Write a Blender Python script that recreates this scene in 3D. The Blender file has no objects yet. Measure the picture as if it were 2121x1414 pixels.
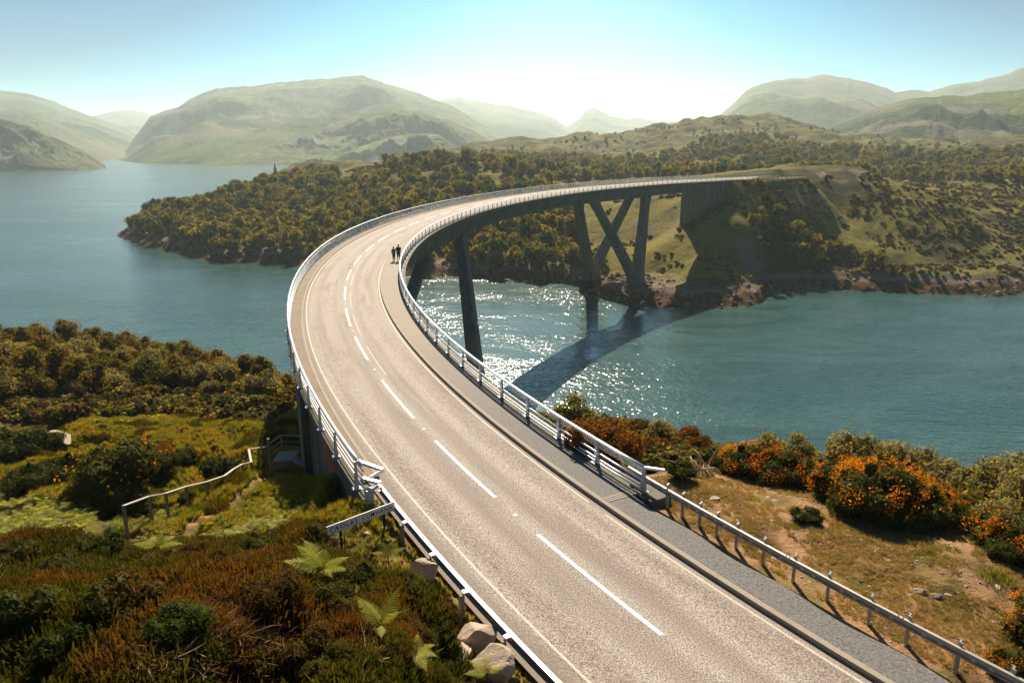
import bpy, bmesh, math, random
import numpy as np
from mathutils import Vector, Matrix
R = math.radians
random.seed(7); rng = np.random.default_rng(7)
scene = bpy.context.scene
# ------------------------------------------------------------------ camera, light, sky, exposure
CAMZ, DECK = 46.2, 34.0          # water level is z = 0
F, CX, CY, PITCH = 1500.0, 1060.5, 707.0, math.atan(407 / 1500.0)
cam_d = bpy.data.cameras.new('camera'); cam = bpy.data.objects.new('camera', cam_d)
scene.collection.objects.link(cam); scene.camera = cam
cam.location = (0, 0, CAMZ); cam.rotation_euler = (math.pi / 2 - PITCH, 0, 0)
cam_d.sensor_width = 36; cam_d.lens = 36 * F / 2121; cam_d.clip_start = 0.3; cam_d.clip_end = 60000
SUN_EL, SUN_AZ = R(39), R(-2)    # azimuth measured from +Y towards +X
world = bpy.data.worlds.new('World'); scene.world = world; world.use_nodes = True
wn, wl = world.node_tree.nodes, world.node_tree.links
wn.clear()
sky = wn.new('ShaderNodeTexSky'); sky.sky_type = 'NISHITA'; sky.sun_disc = False
sky.sun_elevation = SUN_EL; sky.sun_rotation = SUN_AZ; sky.altitude = 20
sky.air_density = 1.0; sky.dust_density = 0.5; sky.ozone_density = 4.0
# clear air turns from white glare near the sun's bearing to cyan and blue away from it and higher up
def _wm(op, a, b=None, clamp=False):
    o = wn.new('ShaderNodeMath'); o.operation = op; o.use_clamp = clamp
    for i, x in enumerate((a, b)):
        if x is None: continue
        if isinstance(x, (int, float)): o.inputs[i].default_value = x
        else: wl.new(x, o.inputs[i])
    return o.outputs[0]
wtc = wn.new('ShaderNodeTexCoord'); wsp = wn.new('ShaderNodeSeparateXYZ'); wl.new(wtc.outputs['Generated'], wsp.inputs[0])
_h = _wm('SQRT', _wm('ADD', _wm('MULTIPLY', wsp.outputs[0], wsp.outputs[0]), _wm('ADD', _wm('MULTIPLY', wsp.outputs[1], wsp.outputs[1]), 1e-6)))
_a = _wm('DIVIDE', _wm('ADD', _wm('MULTIPLY', wsp.outputs[0], math.sin(R(4))), _wm('MULTIPLY', wsp.outputs[1], math.cos(R(4)))), _h)
_f = _wm('MULTIPLY', _wm('MULTIPLY', _wm('MAXIMUM', _wm('SUBTRACT', wsp.outputs[2], .015), 0.0), 8.0), _wm('ADD', _wm('MULTIPLY', _wm('MINIMUM', _wm('SUBTRACT', 1.0, _a), .26), 7.5), .16), True)
wr = wn.new('ShaderNodeValToRGB'); wl.new(_f, wr.inputs[0]); e_ = wr.color_ramp.elements
e_[0].color = (1, 1, .98, 1); e_[1].position = 1.0; e_[1].color = (.005, .30, .46, 1)
for p_, c_ in ((.12, (.60, .93, .94, 1)), (.32, (.16, .70, .82, 1)), (.65, (.02, .47, .64, 1))): q_ = e_.new(p_); q_.color = c_
hs = wn.new('ShaderNodeMix'); hs.data_type = 'RGBA'; hs.blend_type = 'MULTIPLY'; hs.inputs[0].default_value = 1.0; wl.new(sky.outputs[0], hs.inputs[6]); wl.new(wr.outputs[0], hs.inputs[7])
bg = wn.new('ShaderNodeBackground'); bg.inputs['Strength'].default_value = 0.06
wo = wn.new('ShaderNodeOutputWorld')
wl.new(hs.outputs[2], bg.inputs['Color']); wl.new(bg.outputs[0], wo.inputs['Surface'])
sun_d = bpy.data.lights.new('sun', 'SUN'); sun = bpy.data.objects.new('sun', sun_d); scene.collection.objects.link(sun)
sun_d.energy = 5.0; sun_d.angle = R(0.5); sun_d.color = (1.0, 0.86, 0.66)
sd = Vector((math.sin(SUN_AZ) * math.cos(SUN_EL), math.cos(SUN_AZ) * math.cos(SUN_EL), math.sin(SUN_EL)))
sun.rotation_euler = sd.to_track_quat('Z', 'Y').to_euler()
vs = scene.view_settings
scene.display_settings.display_device = 'sRGB'
vs.view_transform = 'Standard'; vs.look = 'None'; vs.gamma = 1.0; vs.exposure = 1.0; vs.use_curve_mapping = False
cy = scene.cycles
cy.use_denoising = True; cy.max_bounces = 6; cy.diffuse_bounces = 2; cy.glossy_bounces = 3
cy.transmission_bounces = 4; cy.transparent_max_bounces = 6; cy.volume_bounces = 1
cy.sample_clamp_indirect = 6.0; cy.volume_step_rate = 4; cy.caustics_reflective = False; cy.caustics_refractive = False

# ------------------------------------------------------------------ geometry helpers
ROOT = scene.collection
def ray(u, v):
    return np.array([u - CX, F * math.cos(PITCH) + (CY - v) * math.sin(PITCH), -F * math.sin(PITCH) + (CY - v) * math.cos(PITCH)])
def at(u, v, D):                  # point on the line of sight of a measured photo point, D metres away over the ground
    d = ray(u, v); k = D / math.hypot(d[0], d[1]); return Vector((d[0] * k, d[1] * k, CAMZ + d[2] * k))
def atz(u, v, z):                 # the same, at a known height
    d = ray(u, v); k = (z - CAMZ) / d[2]; return Vector((d[0] * k, d[1] * k, z))
def px(x, y, z):                  # where a point shows in the photograph
    z = z - CAMZ
    yc = y * math.cos(PITCH) - z * math.sin(PITCH); zc = y * math.sin(PITCH) + z * math.cos(PITCH)
    return CX + F * x / yc, CY - F * zc / yc
def inpoly(u, v, poly):
    u = np.asarray(u, float); v = np.asarray(v, float); c = np.zeros(u.shape, bool); n = len(poly)
    for i in range(n):
        x1, y1 = poly[i]; x2, y2 = poly[(i + 1) % n]
        if y1 == y2: continue
        m = ((y1 > v) != (y2 > v)) & (u < (x2 - x1) * (v - y1) / (y2 - y1) + x1); c ^= m
    return c

def tag(o, label=None, cat=None, group=None, kind=None):
    if label: o['label'] = label
    if cat: o['category'] = cat
    if group: o['group'] = group
    if kind: o['kind'] = kind
    return o
def link(o, parent=None):
    ROOT.objects.link(o)
    if parent is not None: o.parent = parent
    return o
def empty(name, loc=(0, 0, 0), rz=0.0):
    o = bpy.data.objects.new(name, None); o.location = loc; o.rotation_euler = (0, 0, rz); o.empty_display_size = 0.2
    ROOT.objects.link(o); return o
def mesh_np(name, V, Fc, mats, midx=None, smooth=False, attrs=None, uv=None):
    """V (n,3); Fc (m,k) one face size, or a list of such arrays."""
    me = bpy.data.meshes.new(name)
    V = np.asarray(V, np.float32); Fs = Fc if isinstance(Fc, list) and isinstance(Fc[0], np.ndarray) else [Fc]
    Fs = [np.asarray(f, np.int32) for f in Fs if len(f)]
    me.vertices.add(len(V)); me.vertices.foreach_set('co', V.ravel())
    loops = np.concatenate([f.ravel() for f in Fs]); tot = np.concatenate([np.full(len(f), f.shape[1], np.int32) for f in Fs])
    st = np.concatenate([[0], np.cumsum(tot)[:-1]]).astype(np.int32)
    me.loops.add(len(loops)); me.loops.foreach_set('vertex_index', loops)
    me.polygons.add(len(tot)); me.polygons.foreach_set('loop_start', st); me.polygons.foreach_set('loop_total', tot)
    if midx is not None: me.polygons.foreach_set('material_index', np.asarray(midx, np.int32))
    me.polygons.foreach_set('use_smooth', np.full(len(tot), bool(smooth)))
    for k, a in (attrs or {}).items():
        at_ = me.attributes.new(k, 'FLOAT', 'POINT'); at_.data.foreach_set('value', np.asarray(a, np.float32))
    if uv is not None:
        l = me.uv_layers.new(name='UVMap'); l.data.foreach_set('uv', np.asarray(uv, np.float32)[loops].ravel())
    me.update(); me.validate()
    for m in (mats if isinstance(mats, (list, tuple)) else [mats]): me.materials.append(m)
    return me
def obj(name, me, parent=None, loc=None, rot=None, scl=None):
    o = bpy.data.objects.new(name, me)
    if loc is not None: o.location = loc
    if rot is not None: o.rotation_euler = rot
    if scl is not None: o.scale = scl if hasattr(scl, '__len__') else (scl,) * 3
    return link(o, parent)

class MB:                          # collects simple solids for one mesh
    def __init__(s): s.v = []; s.f = []; s.m = []
    def add(s, vs_, fs_, m=0):
        b = len(s.v); s.v += [tuple(v) for v in vs_]; s.f += [tuple(i + b for i in f) for f in fs_]; s.m += [m] * len(fs_); return s
    def hexa(s, P, m=0):           # eight corners: four below, four above, both anticlockwise
        return s.add(P, [(3, 2, 1, 0), (4, 5, 6, 7), (0, 1, 5, 4), (1, 2, 6, 5), (2, 3, 7, 6), (3, 0, 4, 7)], m)
    def box(s, c, d, rz=0, m=0, taper=1.0):
        cs, sn = math.cos(rz), math.sin(rz); P = []
        for z, k in ((-.5, 1), (.5, taper)):
            for a, b in ((-.5, -.5), (.5, -.5), (.5, .5), (-.5, .5)):
                X, Y = a * d[0] * k, b * d[1] * k; P.append((c[0] + X * cs - Y * sn, c[1] + X * sn + Y * cs, c[2] + z * d[2]))
        return s.hexa(P, m)
    def beam(s, a, b, w, h, m=0, w2=None, h2=None):   # box bar from a to b, w across, h deep
        a, b = Vector(a), Vector(b); t = (b - a).normalized(); up = Vector((0, 0, 1)) if abs(t.z) < .95 else Vector((0, 1, 0))
        sx = t.cross(up).normalized(); sy = sx.cross(t).normalized(); w2 = w2 or w; h2 = h2 or h
        q = lambda p, w_, h_: [p - sx * w_ / 2 - sy * h_ / 2, p + sx * w_ / 2 - sy * h_ / 2, p + sx * w_ / 2 + sy * h_ / 2, p - sx * w_ / 2 + sy * h_ / 2]
        return s.hexa(q(a, w, h) + q(b, w2, h2), m)
    def tube(s, pts, rad, n=6, m=0, cap=True):
        pts = [Vector(p) for p in pts]; rad = rad if hasattr(rad, '__len__') else [rad] * len(pts); b = len(s.v); up = None
        for i, p in enumerate(pts):
            t = (pts[min(i + 1, len(pts) - 1)] - pts[max(i - 1, 0)]).normalized()
            if up is None: up = Vector((0, 0, 1)) if abs(t.z) < .9 else Vector((1, 0, 0))
            x = t.cross(up).normalized(); y = x.cross(t).normalized(); up = y
            for k in range(n):
                a = 2 * math.pi * k / n; s.v.append(tuple(p + (x * math.cos(a) + y * math.sin(a)) * rad[i]))
        for i in range(len(pts) - 1):
            for k in range(n):
                s.f.append((b + i * n + k, b + (i + 1) * n + k, b + (i + 1) * n + (k + 1) % n, b + i * n + (k + 1) % n)); s.m.append(m)
        if cap:
            s.f.append(tuple(b + k for k in range(n))); s.m.append(m)
            e = b + (len(pts) - 1) * n; s.f.append(tuple(e + k for k in reversed(range(n)))); s.m.append(m)
        return s
    def mesh(s, name, mats, smooth=False):
        me = bpy.data.meshes.new(name); me.from_pydata(s.v, [], s.f)
        for m in (mats if isinstance(mats, (list, tuple)) else [mats]): me.materials.append(m)
        me.polygons.foreach_set('material_index', s.m)
        me.polygons.foreach_set('use_smooth', [bool(smooth)] * len(s.f))
        bm = bmesh.new(); bm.from_mesh(me); bmesh.ops.recalc_face_normals(bm, faces=bm.faces); bm.to_mesh(me); bm.free()
        me.update(); return me
    def build(s, name, mats, parent=None, smooth=False, **k): return obj(name, s.mesh(name, mats, smooth), parent, **k)

# ------------------------------------------------------------------ numpy noise
def _h(ix, iy, seed):
    n = (ix.astype(np.int64) * 374761393 + iy.astype(np.int64) * 668265263 + seed * 974634777) & 0xffffffff
    n = ((n ^ (n >> 13)) * 1274126177) & 0xffffffff; return ((n ^ (n >> 16)) & 0xffff) / 65535.0
def vnoise(x, y, seed=0):
    ix, iy = np.floor(x), np.floor(y); fx, fy = x - ix, y - iy; fx = fx * fx * fx * (fx * (fx * 6 - 15) + 10); fy = fy * fy * fy * (fy * (fy * 6 - 15) + 10)
    a, b, c, d = _h(ix, iy, seed), _h(ix + 1, iy, seed), _h(ix, iy + 1, seed), _h(ix + 1, iy + 1, seed)
    return (a + (b - a) * fx + (c - a) * fy + (a - b - c + d) * fx * fy) * 2 - 1
def fbm(x, y, oct=5, seed=0, gain=.5):
    s = 0; a = 1
    for i in range(oct): s = s + a * vnoise(x * 2 ** i + 17.3 * i, y * 2 ** i - 9.1 * i, seed + i); a *= gain
    return s
def ridged(x, y, oct=5, seed=0):
    s = 0; a = 1
    for i in range(oct): s = s + a * (1 - 2 * np.abs(vnoise(x * 2 ** i + 5.3 * i, y * 2 ** i + 3.7 * i, seed + i))); a *= .5
    return s
# ------------------------------------------------------------------ materials
def newmat(name):
    m = bpy.data.materials.new(name); m.use_nodes = True; nt = m.node_tree; nt.nodes.clear(); return m, nt
class NT:
    def __init__(s, nt): s.nt = nt
    def n(s, t, **k):
        o = s.nt.nodes.new(t)
        for a, b in k.items():
            if a.startswith('i_'):
                key = a[2:]; key = int(key) if key.isdigit() else key.replace('_', ' ')
                o.inputs[key].default_value = b
            else: setattr(o, a, b)
        return o
    def l(s, a, b): s.nt.links.new(a, b)
    def noise(s, scale, detail=4, rough=.55, vec=None, dist=0, out=0):
        o = s.n('ShaderNodeTexNoise'); o.inputs['Scale'].default_value = scale; o.inputs['Detail'].default_value = detail
        o.inputs['Roughness'].default_value = rough; o.inputs['Distortion'].default_value = dist
        if vec is not None: s.l(vec, o.inputs['Vector'])
        return o.outputs[out]
    def ramp(s, fac, stops, interp='LINEAR'):
        o = s.n('ShaderNodeValToRGB'); o.color_ramp.interpolation = interp; e = o.color_ramp.elements
        while len(e) < len(stops): e.new(.5)
        for i, (p, c) in enumerate(stops):
            e[i].position = p; e[i].color = (c, c, c, 1) if not hasattr(c, '__len__') else (*c, 1)
        s.l(fac, o.inputs[0]); return o.outputs[0]
    def mix(s, fac, a, b, mode='MIX'):
        o = s.n('ShaderNodeMix'); o.data_type = 'RGBA'; o.blend_type = mode
        for i, x in ((0, fac), (6, a), (7, b)):
            if hasattr(x, 'is_linked') or isinstance(x, bpy.types.NodeSocket): s.l(x, o.inputs[i])
            elif i == 0: o.inputs[0].default_value = x
            else: o.inputs[i].default_value = (*x, 1) if len(x) == 3 else x
        return o.outputs[2]
    def math(s, op, a, b=None, c=None, clamp=False):
        o = s.n('ShaderNodeMath'); o.operation = op; o.use_clamp = clamp
        for i, x in enumerate((a, b, c)):
            if x is None: continue
            if isinstance(x, bpy.types.NodeSocket): s.l(x, o.inputs[i])
            else: o.inputs[i].default_value = x
        return o.outputs[0]
    def attr(s, name): o = s.n('ShaderNodeAttribute'); o.attribute_name = name; return o.outputs['Fac']
    def bump(s, h, strength=.5, dist=.1):
        o = s.n('ShaderNodeBump'); o.inputs['Strength'].default_value = strength; o.inputs['Distance'].default_value = dist; s.l(h, o.inputs['Height']); return o.outputs[0]
    def mapping(s, vec, scale=(1, 1, 1), rot=(0, 0, 0)):
        o = s.n('ShaderNodeMapping'); o.inputs['Scale'].default_value = scale; o.inputs['Rotation'].default_value = rot; s.l(vec, o.inputs[0]); return o.outputs[0]
    def pos(s): return s.n('ShaderNodeNewGeometry').outputs['Position']
    def out(s, shader): o = s.n('ShaderNodeOutputMaterial'); s.l(shader, o.inputs['Surface'])
    def principled(s, color=None, rough=.8, metal=0, spec=.3, normal=None):
        p = s.n('ShaderNodeBsdfPrincipled')
        if isinstance(color, bpy.types.NodeSocket): s.l(color, p.inputs['Base Color'])
        elif color: p.inputs['Base Color'].default_value = (*color, 1)
        if isinstance(rough, bpy.types.NodeSocket): s.l(rough, p.inputs['Roughness'])
        else: p.inputs['Roughness'].default_value = rough
        p.inputs['Metallic'].default_value = metal; p.inputs['Specular IOR Level'].default_value = spec
        if normal is not None: s.l(normal, p.inputs['Normal'])
        return p

def simple(name, col, rough=.7, metal=0, spec=.3, var=.25, nscale=3.0, bump=.0, bscale=30):
    m, nt = newmat(name); t = NT(nt); tc = t.n('ShaderNodeTexCoord').outputs['Object']
    f = t.noise(nscale, 6, .6, tc); c = t.mix(f, tuple(x * (1 - var) for x in col), tuple(min(1, x * (1 + var)) for x in col))
    nr = t.bump(t.noise(bscale, 4, .6, tc), bump, .02) if bump else None
    t.out(t.principled(c, rough, metal, spec, nr).outputs[0]); return m

def leafmat(name, c1, c2, c3=None, trans=.35, patch=None):
    """foliage: colour varies from plant to plant and from leaf to leaf; thin leaves let some light through"""
    m, nt = newmat(name); t = NT(nt)
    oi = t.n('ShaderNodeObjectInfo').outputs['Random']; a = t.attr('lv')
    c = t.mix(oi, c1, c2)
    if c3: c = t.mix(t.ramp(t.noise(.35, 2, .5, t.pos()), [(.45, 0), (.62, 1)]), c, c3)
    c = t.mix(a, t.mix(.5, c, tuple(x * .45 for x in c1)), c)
    if patch: c = t.mix(t.ramp(t.noise(patch[1], 3, .5, t.pos()), [(.5, 0), (.6, 1)]), c, patch[0])
    d = t.n('ShaderNodeBsdfDiffuse'); tr = t.n('ShaderNodeBsdfTranslucent'); t.l(c, d.inputs[0])
    t.l(t.mix(.5, c, (.30, .28, .03), 'ADD') if False else t.mix(1.0, c, (1.7, 1.6, .6), 'MULTIPLY'), tr.inputs[0])
    mx = t.n('ShaderNodeMixShader'); mx.inputs[0].default_value = trans; t.l(d.outputs[0], mx.inputs[1]); t.l(tr.outputs[0], mx.inputs[2])
    g = t.n('ShaderNodeBsdfGlossy'); g.inputs['Roughness'].default_value = .45; g.inputs[0].default_value = (1, .95, .8, 1)
    m2 = t.n('ShaderNodeMixShader'); m2.inputs[0].default_value = .004; t.l(mx.outputs[0], m2.inputs[1]); t.l(g.outputs[0], m2.inputs[2])
    t.out(m2.outputs[0]); return m

M = {}
# terrain: vertex masks say what grows there; the rest is noise on position
def terrainmat(name, grass1, grass2, heath, rock, soil, scale=1.0, shore=True, rocky=.0, bumpd=.3):
    m, nt = newmat(name); t = NT(nt); P = t.pos()
    n1 = t.noise(.05 * scale, 6, .6, P); n2 = t.noise(.35 * scale, 6, .65, P); n3 = t.noise(2.2 * scale, 5, .7, P)
    g = t.mix(t.ramp(n2, [(.3, 0), (.7, 1)]), grass1, grass2)
    hm = t.math('ADD', n1, t.math('MULTIPLY', t.math('SUBTRACT', n2, .5), .5))
    c = t.mix(t.ramp(hm, [(.42, 0), (.56, 1)]), g, heath)
    c = t.mix(t.math('MULTIPLY', t.ramp(n3, [(.35, 1), (.6, 0)]), .55), c, tuple(x * .35 for x in heath))
    c = t.mix(t.attr('soil'), c, t.mix(n3, soil, tuple(x * .6 for x in soil)))
    c = t.mix(t.attr('grass'), c, t.mix(t.ramp(n3, [(.3, 0), (.7, 1)]), tuple(x * .6 for x in grass1), grass2))
    nz = t.n('ShaderNodeSeparateXYZ'); t.l(t.n('ShaderNodeNewGeometry').outputs['Normal'], nz.inputs[0])
    rk = t.mix(t.ramp(n3, [(.3, 0), (.75, 1)]), tuple(x * .45 for x in rock), rock)
    steep = t.math('ADD', nz.outputs[2], t.math('MULTIPLY', t.math('SUBTRACT', n3, .5), .5))
    c = t.mix(t.ramp(steep, [(.42 + rocky, 1), (.56 + rocky, 0)]), c, rk)
    c = t.mix(t.attr('rock'), c, rk)
    if shore:
        pz = t.n('ShaderNodeSeparateXYZ'); t.l(P, pz.inputs[0]); z = t.math('ADD', pz.outputs[2], t.math('MULTIPLY', t.math('SUBTRACT', n2, .5), 3.0))
        weed = t.mix(n3, (.035, .018, .006), (.14, .06, .018))
        c = t.mix(t.math('MULTIPLY', t.ramp(t.math('DIVIDE', z, 8.0), [(.45, 1), (.68, 0)]), 1), c, rk)
        c = t.mix(t.ramp(t.math('DIVIDE', z, 8.0), [(.28, 1), (.40, 0)]), c, weed)
    b = t.bump(t.math('ADD', n3, t.math('MULTIPLY', n2, 2.0)), .8, bumpd)
    t.out(t.principled(c, .95, 0, .1, b).outputs[0]); return m
M['south'] = terrainmat('south_ground', (.13, .13, .02), (.21, .16, .035), (.085, .055, .018), (.36, .27, .19), (.42, .24, .12), 3.0, True, 0, .12)
M['north'] = terrainmat('north_ground', (.15, .15, .018), (.26, .20, .03), (.06, .055, .014), (.30, .22, .16), (.32, .18, .08), .6, True, 0, .8)
M['far'] = terrainmat('mountain_ground', (.085, .14, .026), (.18, .20, .045), (.035, .06, .018), (.21, .19, .125), (.2, .14, .08), .05, False, .12, 6)

def road_material():
    m, nt = newmat('asphalt'); t = NT(nt); uv = t.n('ShaderNodeUVMap').outputs[0]; P = t.pos()
    sx = t.n('ShaderNodeSeparateXYZ'); t.l(uv, sx.inputs[0])
    st = t.noise(1.0, 4, .55, t.mapping(uv, (2.6, .05, 1))); st2 = t.noise(1.0, 5, .6, t.mapping(uv, (.9, .12, 1)))
    fine = t.noise(24, 3, .8, P); fine2 = t.noise(55, 2, .8, P)
    # wheel tracks: polished paler bands with darker seams between them
    w = t.math('SINE', t.math('MULTIPLY', t.math('ADD', sx.outputs[0], t.math('MULTIPLY', st2, .5)), 4.4))
    base = t.mix(t.ramp(st, [(.3, 0), (.7, 1)]), t.mix(t.ramp(t.math('DIVIDE', sx.outputs[1], 100.0), [(.16, 0), (.5, 1)]), (.215, .176, .154), (.275, .225, .195)), t.mix(t.ramp(t.math('DIVIDE', sx.outputs[1], 100.0), [(.16, 0), (.5, 1)]), (.30, .25, .22), (.37, .315, .275)))
    base = t.mix(t.ramp(t.math('ADD', t.math('MULTIPLY', w, .22), st2), [(.35, 0), (.75, .8)]), base, (.36, .32, .285))
    base = t.mix(t.ramp(st2, [(.28, .45), (.46, 0)]), base, (.15, .125, .105))
    base = t.mix(1.0, base, t.ramp(fine, [(.34, .08), (.5, .48), (.66, .98)]), 'OVERLAY')
    base = t.mix(t.ramp(fine2, [(.60, 0), (.75, .5)]), base, (.55, .5, .45))
    edge = t.math('ABSOLUTE', sx.outputs[0])
    base = t.mix(t.math('MULTIPLY', t.ramp(t.math('DIVIDE', edge, 4.0), [(.66, 0), (.74, .6)]), 1), base, (.19, .15, .12))
    b = t.bump(t.math('ADD', fine, fine2), .5, .012)
    t.out(t.principled(base, .85, 0, .25, b).outputs[0]); return m
M['asphalt'] = road_material()
def gran(name, c1, c2, fine_s=60, rough=.85, stain=(.1, .08, .06), sun_tone=None):
    m, nt = newmat(name); t = NT(nt); P = t.pos(); f = t.noise(fine_s, 3, .75, P); g = t.noise(.9, 5, .6, P)
    c = t.mix(t.ramp(f, [(.3, 0), (.7, 1)]), c1, c2)
    if sun_tone:      # paler out on the bridge: warm sunlit tone put into the colour
        uvx = t.n('ShaderNodeSeparateXYZ'); t.l(t.n('ShaderNodeUVMap').outputs[0], uvx.inputs[0]); c = t.mix(t.ramp(t.math('DIVIDE', uvx.outputs[1], 100.0), [(.22, 0), (.42, 1)]), c, t.mix(f, sun_tone[0], sun_tone[1]))
    c = t.mix(0.0, c, c); c = t.mix(t.ramp(g, [(.5, 0), (.75, .45)]), c, stain)
    t.out(t.principled(c, rough, 0, .25, t.bump(f, .4, .01)).outputs[0]); return m
M['footway'] = gran('footway_asphalt', (.045, .045, .047), (.22, .212, .205), 14, .8, (.2, .16, .13), ((.20, .155, .12), (.34, .28, .23)))
M['verge'] = gran('verge_strip', (.17, .125, .09), (.30, .23, .17), 30)
M['kerb'] = gran('kerb_concrete', (.26, .22, .175), (.36, .31, .25), 18, .85, (.22, .18, .14))
def concrete():
    m, nt = newmat('weathered_concrete'); t = NT(nt); P = t.pos()
    a = t.noise(.25, 5, .6, P); s = t.noise(1, 5, .65, t.mapping(P, (1.2, 1.2, .12))); f = t.noise(9, 4, .7, P)
    c = t.mix(t.ramp(a, [(.3, 0), (.7, 1)]), (.13, .12, .095), (.19, .17, .135)); c = t.mix(t.ramp(s, [(.48, 0), (.66, .7)]), c, (.06, .055, .045))
    c = t.mix(t.ramp(f, [(.5, 0), (.8, .25)]), c, (.24, .22, .18))
    sz = t.n('ShaderNodeSeparateXYZ'); t.l(P, sz.inputs[0]); zz = sz.outputs[2]      # board marks every lift, tide mark near the water
    bd = t.math('FRACT', t.math('MULTIPLY', zz, .83)); c = t.mix(t.ramp(bd, [(0, .5), (.05, 0)]), c, (.04, .038, .03)); c = t.mix(t.ramp(t.math('DIVIDE', t.math('ADD', zz, a), 8.0), [(.52, .85), (.6, 0)]), c, (.02, .018, .012))
    t.out(t.principled(c, .85, 0, .2, t.bump(f, .3, .03)).outputs[0]); return m
M['concrete'] = concrete()
def paint():
    m, nt = newmat('road_paint'); t = NT(nt); P = t.pos(); f = t.noise(30, 4, .7, P); c = t.mix(t.ramp(f, [(.25, 0), (.45, 1)]), (.42, .37, .31), (.80, .77, .72))
    t.out(t.principled(c, .6, 0, .3, t.bump(f, .2, .01)).outputs[0]); return m
M['paint'] = paint()
def worn():
    m, nt = newmat('worn_line_paint'); t = NT(nt); P = t.pos(); f = t.noise(26, 4, .7, P); c = t.mix(t.ramp(f, [(.35, 0), (.6, 1)]), (.3, .25, .2), (.62, .54, .45))
    t.out(t.principled(c, .7, 0, .3).outputs[0]); return m
M['worn'] = worn()
M['ghost'] = simple('faded_line_paint', (.36, .31, .27), .7)
M['rail'] = simple('galvanised_white_rail', (.74, .75, .76), .34, .35, .5, .12, 4)
M['post'] = simple('cast_grey_post', (.42, .45, .47), .45, .35, .5, .2, 6)
M['galv'] = simple('galvanised_steel', (.34, .34, .33), .5, .4, .5, .25, 5)
M['beamst'] = simple('weathered_beam_steel', (.33, .30, .26), .5, .3, .5, .3, 2.5)
M['wood'] = simple('weathered_timber', (.27, .22, .17), .85, 0, .2, .4, 9, .4)
M['woodlt'] = simple('bleached_timber', (.40, .36, .30), .7, 0, .3, .25, 6, .3)
M['dark'] = simple('dark_paint', (.02, .02, .022), .7)
M['signwhite'] = simple('sign_face', (.88, .84, .78), .45, 0, .4, .12, 3)
M['black'] = simple('black_lettering', (.015, .015, .015), .6)
M['orange'] = simple('orange_spray_paint', (.62, .13, .03), .7, 0, .2, .5, 5)
M['green'] = simple('yellow_green_spray_paint', (.18, .17, .03), .7, 0, .2, .4, 5)
M['bark'] = simple('bark', (.10, .075, .05), .9, 0, .15, .4, 8, .4)
M['palewood'] = simple('dead_pale_wood', (.44, .33, .24), .8, 0, .2, .4, 8, .3)
def stonemat(name, c1, c2, lich=(.38, .33, .22)):
    m, nt = newmat(name); t = NT(nt); P = t.n('ShaderNodeTexCoord').outputs['Object']
    a = t.noise(1.6, 7, .65, P); f = t.noise(11, 5, .7, P); c = t.mix(t.ramp(a, [(.3, 0), (.7, 1)]), c1, c2); c = t.mix(t.ramp(f, [(.5, 0), (.7, .6)]), c, lich)
    c = t.mix(t.ramp(a, [(.62, 0), (.7, .5)]), c, (.06, .05, .04))
    t.out(t.principled(c, .9, 0, .2, t.bump(t.math('ADD', a, f), .6, .05)).outputs[0]); return m
M['stone'] = stonemat('pale_rock', (.34, .26, .19), (.50, .41, .32), (.30, .27, .22))
M['shorerock'] = stonemat('shore_rock', (.10, .075, .055), (.24, .17, .12), (.34, .24, .16))
M['pebble'] = stonemat('loose_stone', (.40, .29, .21), (.58, .46, .36))

def water():
    m, nt = newmat('sea_water'); t = NT(nt); P = t.pos()
    big = t.noise(.006, 4, .55, t.mapping(P, (1, 2.6, 1), (0, 0, .12)), 1.2)      # wind lanes and slicks
    mid = t.noise(.03, 5, .6, t.mapping(P, (1, 2.2, 1), (0, 0, -.25)), 1.6)        # tidal swirls
    lane = t.math('ADD', t.math('MULTIPLY', big, .6), t.math('MULTIPLY', mid, .4))
    amp = t.ramp(lane, [(.38, .12), (.46, .65), (.60, 1.1)])
    wx = t.n('ShaderNodeSeparateXYZ'); t.l(P, wx.inputs[0]); shel = t.n('ShaderNodeMapRange'); t.l(wx.outputs[0], shel.inputs[0])      # the reach west of the bridge lies calmer
    for i_, v_ in ((1, -170), (2, -10), (3, .55), (4, 1.0)): shel.inputs[i_].default_value = v_
    amp = t.math('MULTIPLY', amp, shel.outputs[0])
    n0 = t.noise(.13, 3, .5, t.mapping(P, (1, 1.7, 1), (0, 0, .35)), .6); n1 = t.noise(.55, 1, .5, t.mapping(P, (1, 1.5, 1), (0, 0, .2))); n2 = t.noise(1.5, 1, .5, t.mapping(P, (1, 1.35, 1), (0, 0, -.3)))
    h = t.math('ADD', t.math('ADD', t.math('MULTIPLY', n1, .25), t.math('MULTIPLY', n2, .14)), t.math('MULTIPLY', n0, .32))
    b = t.n('ShaderNodeBump'); b.inputs['Distance'].default_value = 1.0; t.l(amp, b.inputs['Strength']); t.l(h, b.inputs['Height'])
    c = t.mix(t.ramp(mid, [(.4, 0), (.6, 1)]), (.020, .058, .056), (.038, .090, .086))
    p = t.principled(c, .17, 0, .5, b.outputs[0]); p.inputs['IOR'].default_value = 1.33
    t.out(p.outputs[0]); return m
M['water'] = water()
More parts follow.
